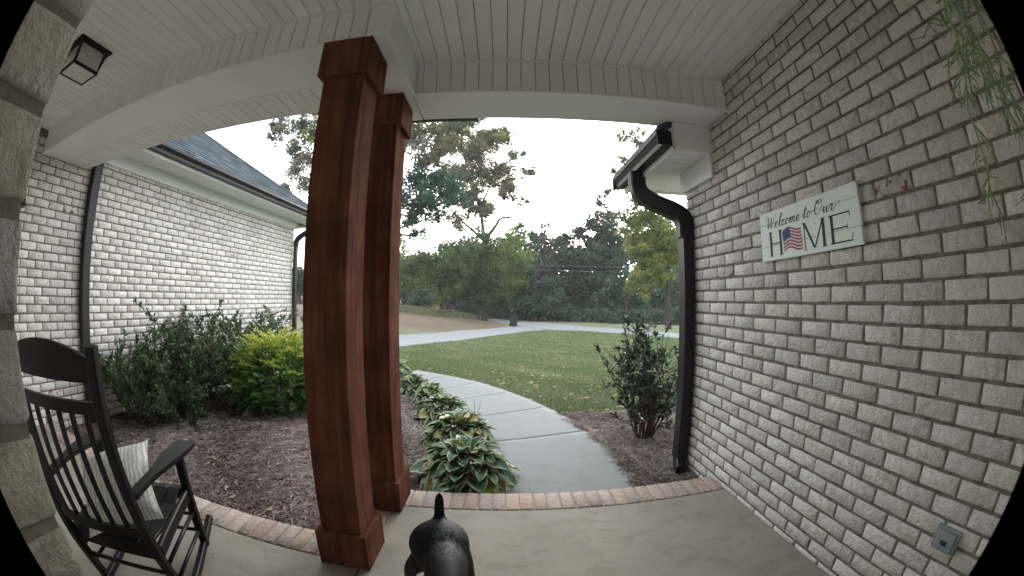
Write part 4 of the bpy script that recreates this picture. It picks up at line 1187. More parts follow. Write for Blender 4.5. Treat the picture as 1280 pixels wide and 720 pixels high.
for s in (-1, 1):
    e = MB(); e.add([(-.095 + s * .038 + .2, .30 - .9, .548), (-.095 + s * .058 + .2, .27 - .9, .552), (-.095 + s * .074 + .2, .235 - .9, .482), (-.095 + s * .050 + .2, .215 - .9, .500), (-.095 + s * .064 + .2, .262 - .9, .520)], [(0, 1, 4), (1, 2, 4), (2, 3, 4), (3, 0, 4), (0, 3, 2, 1)])
    e.build('ear', M_DOG, dog)
    e = MB(); e.tube([(-.09 + s * .030 + .2, .225 - .9, .520), (-.09 + s * .034 + .2, .216 - .9, .522)], [.008, .005], 8); e.build('eye', mat('dark_eye', (.02, .01, .005), .1, .8), dog)
e = MB(); e.tube([(-.084 + .2, .112 - .9, .484), (-.083 + .2, .098 - .9, .482)], [.015, .009], 8); e.build('nose', mat('black_nose', (.01, .01, .01), .3, .6), dog)

# ------------------------------------------------------------------ foliage tools
def leaves_mesh(P, Dn, size, tint, aspect=.42, fold=.25, droop=.0, jitter=.35):
    """P (n,3) leaf bases, Dn (n,3) directions; two folded triangles each"""
    n = len(P)
    Dn = Dn + rng.normal(0, jitter, (n, 3)); Dn[:, 2] -= droop
    Dn /= np.linalg.norm(Dn, axis=1)[:, None] + 1e-9
    up = rng.normal(0, .6, (n, 3)); up[:, 2] += 1.0
    Sd = np.cross(Dn, up); Sd /= np.linalg.norm(Sd, axis=1)[:, None] + 1e-9
    Nn = np.cross(Sd, Dn)
    s = (size * rng.uniform(.6, 1.25, n))[:, None]
    mid = P + Dn * s * .48
    L_ = mid + Sd * s * aspect * .5 + Nn * s * fold * .3; R_ = mid - Sd * s * aspect * .5 + Nn * s * fold * .3
    T_ = P + Dn * s - Nn * s * .05
    V = np.stack([P, L_, T_, R_], 1).reshape(-1, 3)
    b = (np.arange(n) * 4)[:, None]
    F = np.concatenate([b + np.array((0, 1, 2)), b + np.array((0, 2, 3))], 0)
    return V, F, np.repeat(np.clip(tint, 0, 1), 4)
def foliage(name, parts, m, parent, kind='stuff'):
    V = np.concatenate([p[0] for p in parts]); t = np.concatenate([p[2] for p in parts]); F = []; b = 0
    for p in parts: F.append(p[1] + b); b += len(p[0])
    O = np.array(parent.location)
    me = mesh_np(name, V - O, np.concatenate(F), 3); attr(me, 'tint', t)
    return link(name, me, m, parent, kind=kind)
M_BARK = mat('grey_bark', (.085, .07, .058), .95, .1, noise=(6, (.04, .032, .027), .9), bump=(18, 1, .03))
M_STEM = mat('shrub_stem', (.09, .06, .04), .9, .1)

def wander(p, d, L, n, wob, lift=0.0):
    P = [Vector(p)]; d = Vector(d).normalized()
    for i in range(n):
        d = (d + Vector((random.gauss(0, wob), random.gauss(0, wob), random.gauss(0, wob * .7) + lift))).normalized()
        P.append(P[-1] + d * L / n)
    return P

def shrub(name, label, cat, loc, h, spread, nst, m, lsize, per, aspect=.42, group=None, tintf=None, subs=6, lean=(0, 0), start=.25, wob=.16):
    loc = Vector((loc[0], loc[1], float(gz(loc[0], loc[1])) + .03))
    t = thing(name, label, cat, loc, group=group)
    st = MB(); Ps, Ds = [], []
    for i in range(nst):
        an = 2 * math.pi * i / nst + random.uniform(-.4, .4); r_ = random.uniform(.15, 1) ** .7
        d = Vector((math.cos(an) * spread * r_ + lean[0], math.sin(an) * spread * r_ + lean[1], h))
        L = d.length * random.uniform(.72, 1.08)
        P = wander(loc + Vector((math.cos(an) * .04, math.sin(an) * .04, -.05)), d, L, 8, wob, .02)
        st.tube([p - loc for p in P], [.008 * (1 - i_ / 9.5) + .0015 for i_ in range(9)], 5)
        for k_ in range(subs):
            a = random.uniform(start, .97); q = P[min(int(a * 8), 7)].lerp(P[min(int(a * 8) + 1, 8)], a * 8 % 1)
            dd = (P[-1] - P[0]).normalized() + Vector((random.gauss(0, .7), random.gauss(0, .7), random.gauss(.1, .35)))
            Q = wander(q, dd, h * random.uniform(.14, .32), 4, .2)
            st.tube([p - loc for p in Q], [.0032, .003, .0025, .002, .0015], 4)
            for _ in range(per):
                b_ = random.uniform(.1, 1); j = min(int(b_ * 4), 3); w = Q[j].lerp(Q[j + 1], b_ * 4 % 1)
                Ps.append(w); Ds.append((Q[-1] - Q[0]).normalized() * .8 + Vector((random.gauss(0, .6), random.gauss(0, .6), random.gauss(.15, .4))))
    st.build('stems', M_STEM, t, kind='stuff')
    P = np.array([tuple(p) for p in Ps]); D = np.array([tuple(p) for p in Ds])
    hrel = (P[:, 2] - loc.z) / h
    tint = tintf(P, hrel) if tintf else rng.uniform(0, 1, len(P))
    foliage('foliage', [leaves_mesh(P, D, lsize, tint, aspect)], m, t)
    return t

M_EVER = leaf_mat('evergreen_leaf', [(.025, .055, .025), (.05, .10, .04), (.085, .15, .065), (.15, .22, .10)], .45, .45)
M_CAM = leaf_mat('glossy_dark_leaf', [(.014, .028, .014), (.03, .055, .026), (.05, .08, .04), (.10, .12, .085)], .35, .5, sub=.05)
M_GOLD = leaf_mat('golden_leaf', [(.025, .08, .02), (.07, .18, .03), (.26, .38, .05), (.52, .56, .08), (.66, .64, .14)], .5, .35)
G1 = 'dark evergreen shrubs along the left wing wall'
shrub('evergreen_shrub', 'tall leggy dark evergreen shrub in front of the left wall, between its neighbours', 'shrub', (-3.72, 3.45), 1.15, .60, 26, M_EVER, .060, 30, group=G1, subs=11)
shrub('evergreen_shrub', 'airy evergreen shrub nearest the rocking chair against the left wall', 'shrub', (-3.80, 2.65), .95, .55, 20, M_EVER, .056, 28, group=G1, subs=10)
shrub('evergreen_shrub', 'wide evergreen shrub behind the golden bush by the left wall', 'shrub', (-3.72, 4.55), 1.15, .75, 28, M_EVER, .056, 30, group=G1, subs=11)
shrub('evergreen_shrub', 'far evergreen shrub at the end of the left wall near the corner downspout', 'shrub', (-3.65, 5.75), 1.15, .65, 20, M_EVER, .05, 24, group=G1, subs=8)
shrub('evergreen_shrub', 'low spreading evergreen shrub with fresh light green tips under the tall one', 'shrub', (-3.42, 2.98), .50, .50, 22, M_EVER, .050, 30, group=G1, subs=11, tintf=lambda P, h: rng.uniform(0, .7, len(P)) + .35 * (h > .55))
shrub('evergreen_shrub', 'slender upright evergreen shrub whose thin top spikes above the others', 'shrub', (-3.86, 3.95), 1.34, .22, 7, M_EVER, .048, 22, group=G1, subs=8)

shrub('camellia_shrub', 'dark glossy upright shrub beside the black downspout at the right wall corner', 'shrub', (1.37, 3.42), 1.10, .34, 24, M_CAM, .062, 15, subs=9, lean=(-.02, 0), start=.2, aspect=.46)

# golden bush: feathery layered sprays
def golden(loc, h, rad, n):
    loc = Vector((loc[0], loc[1], float(gz(loc[0], loc[1])) + .03))
    t = thing('golden_shrub', 'bushy golden yellow-green shrub with darker green lower sprays', 'shrub', loc)
    st = MB(); Ps, Ds, Ts = [], [], []
    for i in range(n):
        an = random.uniform(0, 2 * math.pi); el = math.asin(random.uniform(-.95, 1)); rr = random.uniform(.55, 1.0)
        c = loc + Vector((math.cos(an) * math.cos(el) * rad * rr, math.sin(an) * math.cos(el) * rad * rr, h * .42 + math.sin(el) * h * (.55 if el > 0 else .40) * rr))
        out = Vector((math.cos(an), math.sin(an), .10 + .75 * math.sin(el) + random.gauss(0, .15))).normalized()
        Q = wander(c, out, .20 * random.uniform(.6, 1.2), 4, .10, -.03)
        st.tube([q - loc for q in Q], [.003, .0026, .0022, .0018, .001], 4)
        side = out.cross(Vector((0, 0, 1))).normalized()
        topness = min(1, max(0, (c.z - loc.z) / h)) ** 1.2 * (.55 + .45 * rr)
        for k_ in range(34):
            b_ = k_ / 34; j = min(int(b_ * 4), 3); w = Q[j].lerp(Q[j + 1], b_ * 4 % 1)
            sg = 1 if k_ % 2 else -1
            Ps.append(w); Ds.append(out * .55 + side * sg * .8 + Vector((0, 0, random.gauss(.0, .2))))
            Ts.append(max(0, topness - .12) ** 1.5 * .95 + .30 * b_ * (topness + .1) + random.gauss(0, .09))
    for i in range(14):
        an = random.uniform(0, 6.28); st.tube([(0, 0, 0), (math.cos(an) * rad * .35, math.sin(an) * rad * .35, h * .45), (math.cos(an) * rad * .7, math.sin(an) * rad * .7, h * .7)], [.012, .008, .004], 5)
    st.build('stems', M_STEM, t, kind='stuff')
    P = np.array([tuple(p) for p in Ps]); D = np.array([tuple(p) for p in Ds])
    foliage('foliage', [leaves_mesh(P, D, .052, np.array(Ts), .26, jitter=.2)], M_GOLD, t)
golden((-2.80, 4.15), .96, .66, 1000)

# ------------------------------------------------------------------ hostas
def hosta_leaf(seed, L, Wd):
    r = random.Random(seed); n = 7; V = []; UV = []
    rise = r.uniform(.28, .5); bend = r.uniform(1.0, 1.7)
    y, z, an = 0.0, 0.0, math.atan(rise) + .55
    for i in range(n + 1):
        t = i / n
        w = Wd * (math.sin(math.pi * t ** .68) ** .72 if 0 < t < 1 else .02)
        for j in range(5):
            s = (j - 2) / 2
            V.append((s * w / 2, y, z + .28 * abs(s) * w * (1 - t * .6) + .004 * math.sin(t * 19) * abs(s))); UV.append((s * .5 + .5, t))
        an -= bend / n; y += math.cos(an) * L / n; z += math.sin(an) * L / n
    F = [(5 * i + j, 5 * i + j + 1, 5 * i + j + 6, 5 * i + j + 5) for i in range(n) for j in range(4)]
    me = bpy.data.meshes.new('leaf'); me.from_pydata(V, [], F)
    ul = me.uv_layers.new(name='uv')
    for p in me.polygons:
        for li in p.loop_indices: ul.data[li].uv = UV[me.loops[li].vertex_index]
    me.polygons.foreach_set('use_smooth', [True] * len(me.polygons))
    me.materials.append(M_HOSTA); return me
M_HOSTA = mat('variegated_hosta_leaf', (.05, .12, .05), .5, .35)
def hosta_mat():
    n, b = nodes(M_HOSTA); L = n.links.new; N = n.nodes.new
    uv = N('ShaderNodeUVMap'); sp = N('ShaderNodeSeparateXYZ'); L(uv.outputs[0], sp.inputs[0])
    g = N('ShaderNodeNewGeometry'); oi = N('ShaderNodeObjectInfo')
    a = N('ShaderNodeMath'); a.operation = 'SUBTRACT'; L(sp.outputs[0], a.inputs[0]); a.inputs[1].default_value = .5
    ab = N('ShaderNodeMath'); ab.operation = 'ABSOLUTE'; L(a.outputs[0], ab.inputs[0])
    t = N('ShaderNodeTexNoise'); t.inputs['Scale'].default_value = 30; L(g.outputs['Position'], t.inputs[0])
    m2 = N('ShaderNodeMath'); m2.operation = 'MULTIPLY_ADD'; L(t.outputs[0], m2.inputs[0]); m2.inputs[1].default_value = .22; L(ab.outputs[0], m2.inputs[2])
    r = N('ShaderNodeMapRange'); r.inputs[1].default_value = .47; r.inputs[2].default_value = .53; L(m2.outputs[0], r.inputs[0])
    # inner colour varies leaf to leaf: green, some yellowing, some brown
    cr = N('ShaderNodeValToRGB'); e = cr.color_ramp.elements
    e[0].position = 0; e[0].color = (.035, .095, .045, 1); e[1].position = 1; e[1].color = (.20, .13, .07, 1)
    for p_, c_ in ((.5, (.06, .14, .055, 1)), (.72, (.12, .19, .06, 1)), (.86, (.36, .34, .09, 1)), (.93, (.22, .14, .07, 1))):
        q = e.new(p_); q.color = c_
    L(oi.outputs['Random'], cr.inputs[0])
    w = N('ShaderNodeTexWave'); w.bands_direction = 'X'; w.inputs['Scale'].default_value = 3.2; L(uv.outputs[0], w.inputs[0])
    hs_ = N('ShaderNodeHueSaturation'); L(cr.outputs[0], hs_.inputs['Color']); rr = N('ShaderNodeMapRange'); rr.inputs[3].default_value = .8; rr.inputs[4].default_value = 1.15; L(w.outputs[1], rr.inputs[0]); L(rr.outputs[0], hs_.inputs['Value'])
    x = N('ShaderNodeMix'); x.data_type = 'RGBA'; L(r.outputs[0], x.inputs[0]); L(hs_.outputs[0], x.inputs[6]); x.inputs[7].default_value = (.36, .40, .27, 1)
    # dried brown tips
    t3 = N('ShaderNodeMath'); t3.operation = 'MULTIPLY_ADD'; L(oi.outputs['Random'], t3.inputs[0]); t3.inputs[1].default_value = .35; L(sp.outputs[1], t3.inputs[2])
    r3 = N('ShaderNodeMapRange'); r3.inputs[1].default_value = 1.12; r3.inputs[2].default_value = 1.22; L(t3.outputs[0], r3.inputs[0])
    y = N('ShaderNodeMix'); y.data_type = 'RGBA'; L(r3.outputs[0], y.inputs[0]); L(x.outputs[2], y.inputs[6]); y.inputs[7].default_value = (.16, .09, .06, 1)
    L(y.outputs[2], b.inputs['Base Color'])
    tr = N('ShaderNodeBsdfTranslucent'); L(y.outputs[2], tr.inputs['Color']); ms = N('ShaderNodeMixShader'); ms.inputs[0].default_value = .15
    L(b.outputs[0], ms.inputs[1]); L(tr.outputs[0], ms.inputs[2]); L(ms.outputs[0], n.nodes['Material Output'].inputs['Surface'])
hosta_mat()
HL = [hosta_leaf(i, .20, .118 + .012 * (i % 4)) for i in range(10)]
GH = 'variegated hostas along the front walk'
def hosta(x, y, rad, h, n, label):
    z = float(gz(x, y)) + .05
    t = thing('hosta', label, 'hosta', (x, y, z), group=GH)
    for i in range(n):
        f = (i + .5) / n                      # 0 centre .. 1 rim
        r_ = rad * (.10 + .62 * f ** .8) ; an = i * 2.39996 + random.uniform(-.3, .3)
        sc = (.75 + .45 * f) * rad / .37 * random.uniform(.8, 1.12)
        zc = h * (.95 - .80 * f ** 1.3) * random.uniform(.8, 1.1)
        o = bpy.data.objects.new('leaf', HL[random.randrange(10)]); COL.objects.link(o); o.parent = t
        o.location = (math.cos(an) * r_ * .75, math.sin(an) * r_ * .75, zc)
        o.rotation_euler = (R(30 - 60 * f + random.gauss(0, 11)), random.gauss(0, .22), an - math.pi / 2 + random.gauss(0, .2))
        o.scale = (sc * random.uniform(.85, 1.1), sc, sc)
    st = MB()
    for i in range(26):
        an = random.uniform(0, 6.28); r_ = random.uniform(.1, .5) * rad
        st.tube([(0, 0, -.03), (math.cos(an) * r_ * .4, math.sin(an) * r_ * .4, h * .4), (math.cos(an) * r_, math.sin(an) * r_, h * random.uniform(.5, .85))], [.005, .004, .003], 5)
    st.build('stems', mat('hosta_stem', (.10, .15, .06), .6), t, kind='stuff')
    return t
hosta(-.275, 2.585, .37, .25, 150, 'nearest hosta, broad white-edged leaves right behind the porch edging')
hosta(-.43, 3.42, .36, .24, 130, 'second hosta from the porch, drooping white-edged leaves')
hosta(-.70, 4.20, .34, .23, 100, 'third hosta from the porch beside the curving walk')
hosta(-1.00, 4.95, .30, .23, 90, 'fourth hosta from the porch beside the curving walk')
hosta(-1.38, 5.65, .30, .23, 80, 'fifth hosta from the porch beside the curving walk')
hosta(-1.90, 6.35, .38, .34, 80, 'farthest hosta of the row beside the curving walk')
# spent flower stalks by the second and third hosta
fs = thing('flower_stalks', 'thin dry flower stalks standing beside the second hosta at the walk', 'flower stalks', (-.32, 3.95, float(gz(-.32, 3.95))))
for i in range(6):
    mb = MB(); a = random.uniform(-.5, .5); mb.tube([(random.uniform(-.08, .08), random.uniform(-.1, .1), 0), (a * .1, .02, .18), (a * .22, .04, random.uniform(.28, .4))], [.0025, .002, .0012], 5); mb.build('stalk', mat('dry_stalk', (.22, .12, .09), .9), fs)

# ------------------------------------------------------------------ trees
TM = {
 'oak': leaf_mat('oak_leaf', [(.06, .07, .045), (.12, .13, .075), (.20, .18, .10), (.30, .22, .13)], .8, .1, sub=.3),
 'bluegreen': leaf_mat('bluegreen_leaf', [(.04, .075, .055), (.075, .13, .095), (.12, .18, .13)], .8, .1, sub=.25),
 'mid': leaf_mat('midgreen_leaf', [(.06, .09, .045), (.115, .165, .075), (.19, .23, .11)], .8, .1, sub=.25),
 'fresh': leaf_mat('fresh_leaf', [(.10, .15, .055), (.19, .26, .085), (.28, .33, .12)], .8, .1, sub=.25),
 'dark': leaf_mat('dark_wood_leaf', [(.03, .052, .035), (.06, .095, .065), (.095, .14, .095), (.14, .19, .14)], .85, .1, sub=.15),
 'russet': leaf_mat('russet_leaf', [(.07, .065, .065), (.13, .11, .11), (.18, .15, .145)], .85, .1, sub=.2),
 'yellow': leaf_mat('yellowing_leaf', [(.09, .125, .045), (.17, .21, .07), (.29, .31, .10), (.42, .40, .14)], .8, .1, sub=.25),
 'grey': leaf_mat('greyish_leaf', [(.10, .11, .10), (.17, .18, .155), (.26, .24, .20), (.42, .26, .15)], .8, .1, sub=.25),
}
def blob_pts(c, r, n, k, sig):
    """n leaves in k sub-clumps spread through a ball"""
    d = rng.normal(0, 1, (k, 3)); d /= np.linalg.norm(d, axis=1)[:, None]
    cc = np.array(c) + d * r * (rng.uniform(0, 1, k) ** .45)[:, None] * [1, 1, .8]
    idx = rng.integers(0, k, n)
    e = rng.normal(0, 1, (n, 3)); e /= np.linalg.norm(e, axis=1)[:, None]
    P = cc[idx] + e * (sig * rng.uniform(0, 1, n) ** .5)[:, None] * [1, 1, .65]
    return P, e, cc, idx
def tree(name, label, base, tr, top, blobs, m, lsize, dens=1.0, group=None, limbs=True, tb=0.0, sparse=.5, cat='tree', extra=None):
    """blobs: (x,y,z,r,[material key]) ; each gets a limb from the trunk and its own clumps"""
    base = Vector((base[0], base[1], float(gz(base[0], base[1]))))
    t = thing(name, label, cat, base, group=group)
    mb = MB(); top = Vector(top)
    mid1 = base.lerp(top, .35) + Vector((random.gauss(0, tr * .6), 0, 0)); mid2 = base.lerp(top, .7) + Vector((random.gauss(0, tr * .8), 0, 0))
    P = [base - Vector((0, 0, .3)), base + Vector((0, 0, .15)), base.lerp(mid1, .4), mid1, mid2, top]
    mb.tube([p - base for p in P], [tr * 1.55, tr * 1.15, tr, tr * .85, tr * .55, tr * .22], 10)
    mb.build('trunk', M_BARK, t, smooth=True)
    lm = MB(); groups = {}
    nodes_ = [(base.lerp(top, f), tr * (.75 - .45 * f)) for f in (.45, .6, .75, .9, 1.0)]
    more = []
    for bl in blobs:
        sp = bl[5] if len(bl) > 5 else sparse
        if sp > .65:
            for _ in range(2):
                q = Vector(bl[:3]) + Vector((random.gauss(0, .75), random.gauss(0, .6), random.gauss(0, .7))) * bl[3]
                more.append((q.x, q.y, q.z, bl[3] * random.uniform(.55, .85)) + tuple(bl[4:]))
    blobs = sorted(list(blobs) + more, key=lambda q: min((Vector(q[:3]) - n_[0]).length for n_ in nodes_[:5]))
    for bl in blobs:
        c = Vector(bl[:3]); r = bl[3]; mk = bl[4] if len(bl) > 4 else m; sp = bl[5] if len(bl) > 5 else sparse
        n = int(dens * 19 * (r / lsize) ** 2 * (3.1 - 2.3 * sp)); n = max(60, min(n, 9000)); k = max(9, int(n / (26 if sp > .55 else 60)))
        Pp, e, cc, idx = blob_pts(c, r, n, k, r * (.19 + .18 * (1 - sp)))
        ctint = rng.uniform(-.28, .28, k)
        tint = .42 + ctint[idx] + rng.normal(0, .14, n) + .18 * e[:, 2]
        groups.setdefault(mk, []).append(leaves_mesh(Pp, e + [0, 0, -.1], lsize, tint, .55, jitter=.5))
        if limbs:
            a, r0 = min(nodes_, key=lambda n_: (n_[0] - c).length + (0 if n_[0].z < c.z + r else 3))
            r1 = max(.018, r0 * .62)
            mm = a.lerp(c, .5) + Vector((random.gauss(0, .12 * r), random.gauss(0, .12 * r), .10 * r))
            SPn = smooth_path([a, mm, c], 2); nn_ = len(SPn)
            lm.tube([p - base for p in SPn], [r0 * .7 + (r1 * .7 - r0 * .7) * i / (nn_ - 1) for i in range(nn_)], 6)
            nodes_.append((c, r1)); nodes_.append((mm, r0 * .75))
            for j in range(0, k, 1 if sp > .55 else max(1, k // 8)):
                q = Vector(cc[j]); s_ = mm.lerp(c, random.uniform(.3, 1)); h_ = s_.lerp(q, .5) + Vector((0, 0, random.gauss(0, .10 * r)))
                lm.tube([p - base for p in (s_, h_, q)], [min(.03, r1 * .5), min(.02, r1 * .35), .006], 4, cap=False)
    if extra:
        for Pl, ra in extra:
            lm.tube([Vector(p) - base for p in smooth_path(Pl, 1)], np.linspace(ra, ra * .25, len(smooth_path(Pl, 1))).tolist(), 6)
    if lm.v: lm.build('limbs', M_BARK, t, kind='stuff')
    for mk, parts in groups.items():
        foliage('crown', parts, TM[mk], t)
    return t
def B(px, py, r_px, Y, *a):
    p = atY(px, py, Y); k_ = 1.0 if Y > 46.5 or 36 < Y < 45 else 1.25
    return (p.x, p.y + random.gauss(0, r_px * Y / 469 * .3), p.z, r_px * Y / 440 * k_) + a

YO = 31
g0 = atG(603, 391); YO = g0.y
_r = random.Random(3); OAKX = []
while len(OAKX) < 30:
    u_, v_ = _r.uniform(540, 655), _r.uniform(138, 262)
    if ((u_ - 592) / 58) ** 2 + ((v_ - 195) / 62) ** 2 < 1 and not (u_ > 610 and v_ < 155):
        OAKX.append(B(u_, v_, _r.uniform(7, 11), YO, _r.choice(('oak', 'oak', 'yellow', 'mid')), .72))
# tall oak whose trunk stands at the edge of the drive
tree('oak_tree', 'tall oak with thin browning crown and dark trunk at the edge of the driveway', (g0.x, g0.y), .50, atY(606, 285, YO), [
    B(590, 318, 24, YO, 'mid', .2), B(570, 330, 20, YO, 'mid', .2), B(610, 300, 16, YO, 'mid', .3), B(560, 305, 14, YO, 'mid', .35), B(600, 322, 27, YO, 'mid', .2), B(632, 318, 26, YO, 'fresh', .2), B(640, 292, 16, YO, 'fresh', .35), B(578, 310, 22, YO, 'mid', .2), B(612, 350, 22, YO, 'mid', .3), B(636, 345, 16, YO, 'fresh', .3), B(590, 345, 20, YO, 'mid', .3),
    B(562, 168, 17, YO, 'oak', .75), B(590, 160, 13, YO, 'oak', .8), B(612, 165, 12, YO, 'oak', .8), B(628, 163, 9, YO, 'oak', .85), B(600, 190, 14, YO, 'oak', .75), B(580, 205, 16, YO, 'oak', .7), B(606, 215, 13, YO, 'oak', .75),
    B(634, 205, 12, YO, 'oak', .7), B(632, 228, 12, YO, 'oak', .75), B(648, 240, 9, YO, 'oak', .8), B(655, 208, 6, YO, 'oak', .9), B(585, 240, 12, YO, 'oak', .8), B(560, 145, 12, YO, 'yellow', .8), B(582, 145, 9, YO, 'yellow', .8),
    B(575, 265, 12, YO, 'oak', .85), B(600, 262, 8, YO, 'oak', .9), B(545, 150, 10, YO, 'oak', .8), B(598, 140, 8, YO, 'oak', .85)] + OAKX,
    'oak', .32, dens=1.25, extra=[([atY(606, 290, YO), atY(618, 276, YO), atY(626, 262, YO), atY(640, 263, YO), atY(646, 252, YO)], .30),
                                  ([atY(606, 292, YO), atY(592, 280, YO), atY(575, 265, YO), atY(560, 250, YO)], .26),
                                  ([atY(606, 290, YO), atY(600, 250, YO), atY(590, 215, YO), atY(575, 170, YO)], .26), ([atY(600, 250, YO), atY(612, 225, YO), atY(622, 190, YO), atY(620, 165, YO)], .18)])
g1 = atG(551, 385); Y1 = g1.y
tree('round_tree', 'rounded mid-green tree with a short reddish trunk left of the tall oak', (g1.x, g1.y), .22, atY(552, 330, Y1), [
    B(548, 322, 24, Y1, 'mid', .2), B(525, 318, 20, Y1, 'mid', .25), B(570, 325, 20, Y1, 'mid', .25), B(540, 345, 18, Y1, 'mid', .3), B(566, 350, 16, Y1, 'mid', .3), B(552, 362, 12, Y1, 'yellow', .4), B(512, 325, 14, Y1, 'mid', .3), B(588, 305, 14, Y1, 'mid', .3)], 'mid', .28, dens=1.0)
# blue-green tree showing just right of the columns, its trunk behind them
g2 = atG(484, 392)
Y2 = 24
tree('pine_tree', 'blue-green tree with drooping clumps rising just right of the red columns', (atY(478, 380, Y2).x, Y2), .30, atY(500, 215, Y2), [
    B(528, 215, 20, Y2, 'bluegreen', .45), B(556, 222, 20, Y2, 'bluegreen', .4), B(512, 235, 20, Y2, 'bluegreen', .45), B(538, 242, 20, Y2, 'bluegreen', .4), B(566, 240, 15, Y2, 'bluegreen', .5), B(515, 262, 14, Y2, 'bluegreen', .6), B(545, 262, 12, Y2, 'bluegreen', .6),
    B(525, 180, 15, Y2, 'grey', .8), B(545, 172, 13, Y2, 'oak', .8), B(515, 155, 14, Y2, 'oak', .8), B(530, 195, 13, Y2, 'oak', .8), B(524, 282, 8, Y2, 'bluegreen', .8), B(470, 200, 26, Y2, 'bluegreen', .5), B(450, 160, 22, Y2, 'bluegreen', .6)],
    'bluegreen', .22, dens=1.15, extra=[([atY(485, 290, Y2), atY(505, 272, Y2), atY(535, 265, Y2), atY(560, 248, Y2)], .09)])
# tree over the wing roof
Y3 = 22
tree('grey_oak_tree', 'thin greyish tree with a few orange leaves seen above the left wing roof', (atY(430, 380, Y3).x, Y3), .28, atY(420, 190, Y3), [
    B(352, 140, 13, Y3, 'grey', .8), B(376, 148, 14, Y3, 'grey', .75), B(345, 165, 9, Y3, 'grey', .85), B(372, 172, 14, Y3, 'grey', .75), B(390, 160, 14, Y3, 'yellow', .75), B(385, 190, 15, Y3, 'grey', .6), B(368, 205, 13, Y3, 'grey', .6), B(382, 222, 13, Y3, 'grey', .6), B(396, 240, 12, Y3, 'grey', .6), B(342, 148, 6, Y3, 'grey', .9),
    B(410, 150, 18, Y3, 'grey', .7), B(415, 190, 20, Y3, 'grey', .6), B(440, 170, 20, Y3, 'grey', .6), B(360, 228, 8, Y3, 'grey', .85), B(396, 128, 10, Y3, 'yellow', .8)],
    'grey', .19, dens=1.3)
# shrubs and small trees beyond the tan slope
def B2(px, py, r, Y, *a): return B(px, py, r, Y, *a)
def woodtree(name, label, bpx, Y, toppx, blobs, m, ls=.42, tr=.3, dens=1.0, group='trees of the wood beyond the road'):
    x = atY(bpx, 390, Y).x
    return tree(name, label, (x, Y), tr, atY(toppx[0], toppx[1], Y), [B(*b[:3], Y, m if len(b) < 5 else b[4], b[3]) for b in blobs], m, ls, dens=dens, group=group)
woodtree('wood_tree', 'dark narrow tree just right of the tall oak at the wood edge', 655, 50, (655, 290), [(652, 290, 17, .2), (657, 315, 20, .15), (648, 340, 18, .15), (664, 350, 18, .15), (655, 370, 16, .15), (650, 275, 9, .4)], 'dark')
woodtree('wood_tree', 'purplish brown tree behind the wood edge in the middle gap', 682, 62, (682, 290), [(682, 290, 15, .3), (672, 300, 14, .2), (692, 300, 13, .2), (684, 318, 20, .15), (676, 340, 18, .15), (684, 275, 9, .4), (668, 290, 12, .3), (700, 292, 12, .3)], 'russet')
woodtree('wood_tree', 'broad blue-green tree right of the purplish one in the wood', 715, 52, (715, 295), [(708, 292, 15, .25), (722, 278, 13, .3), (735, 290, 15, .2), (712, 312, 18, .15), (700, 318, 18, .15), (725, 312, 18, .15), (712, 340, 22, .1), (695, 355, 18, .1), (735, 345, 18, .1), (715, 368, 20, .1)], 'dark', dens=1.2)
woodtree('wood_tree', 'tallest pointed tree of the wood with a reddish top left of the yellowing tree', 752, 50, (755, 245), [(757, 232, 7, .7, 'russet'), (752, 245, 10, .55, 'russet'), (748, 262, 14, .35, 'russet'), (740, 276, 16, .25), (758, 275, 18, .2), (765, 262, 12, .35), (768, 295, 18, .2), (745, 308, 20, .15), (765, 320, 20, .1), (750, 340, 22, .1), (770, 360, 20, .1), (738, 268, 9, .6, 'russet')], 'dark', dens=1.2)
woodtree('wood_tree', 'low dark tree between the can and the middle of the wood', 668, 46, (668, 345), [(668, 352, 16, .2), (680, 362, 16, .2), (658, 372, 14, .2), (690, 375, 16, .2), (702, 380, 14, .2)], 'dark')
woodtree('wood_tree', 'dark tree low at the wood edge under the yellowing tree', 780, 44, (780, 335), [(778, 345, 20, .2), (800, 365, 18, .2), (760, 370, 18, .2), (820, 370, 20, .2), (790, 385, 16, .2), (838, 350, 20, .2), (850, 375, 18, .2)], 'dark')
woodtree('wood_tree', 'dark tree filling the wood behind the yellowing tree', 815, 58, (815, 260), [(805, 262, 22, .3), (830, 275, 24, .2), (850, 300, 24, .2), (815, 310, 24, .2), (845, 335, 24, .2)], 'dark')
Y5 = 27
tree('yellowing_tree', 'yellow-green maple hanging over the lawn just left of the black downspout', (atY(842, 380, Y5).x, Y5 + 1.0), .22, atY(835, 275, Y5), [
    B(806, 262, 17, Y5, 'yellow', .45), B(790, 280, 14, Y5, 'yellow', .45), B(822, 285, 18, Y5, 'yellow', .35), B(800, 300, 16, Y5, 'yellow', .4), B(826, 312, 18, Y5, 'yellow', .4), B(806, 328, 14, Y5, 'yellow', .4), B(790, 345, 11, Y5, 'yellow', .5), B(806, 355, 10, Y5, 'yellow', .5), B(826, 340, 12, Y5, 'yellow', .5), B(778, 262, 10, Y5, 'mid', .6), B(842, 300, 20, Y5, 'yellow', .4), B(790, 245, 9, Y5, 'russet', .8), B(812, 242, 10, Y5, 'yellow', .7)], 'yellow', .20, dens=1.5)
Y6 = 20
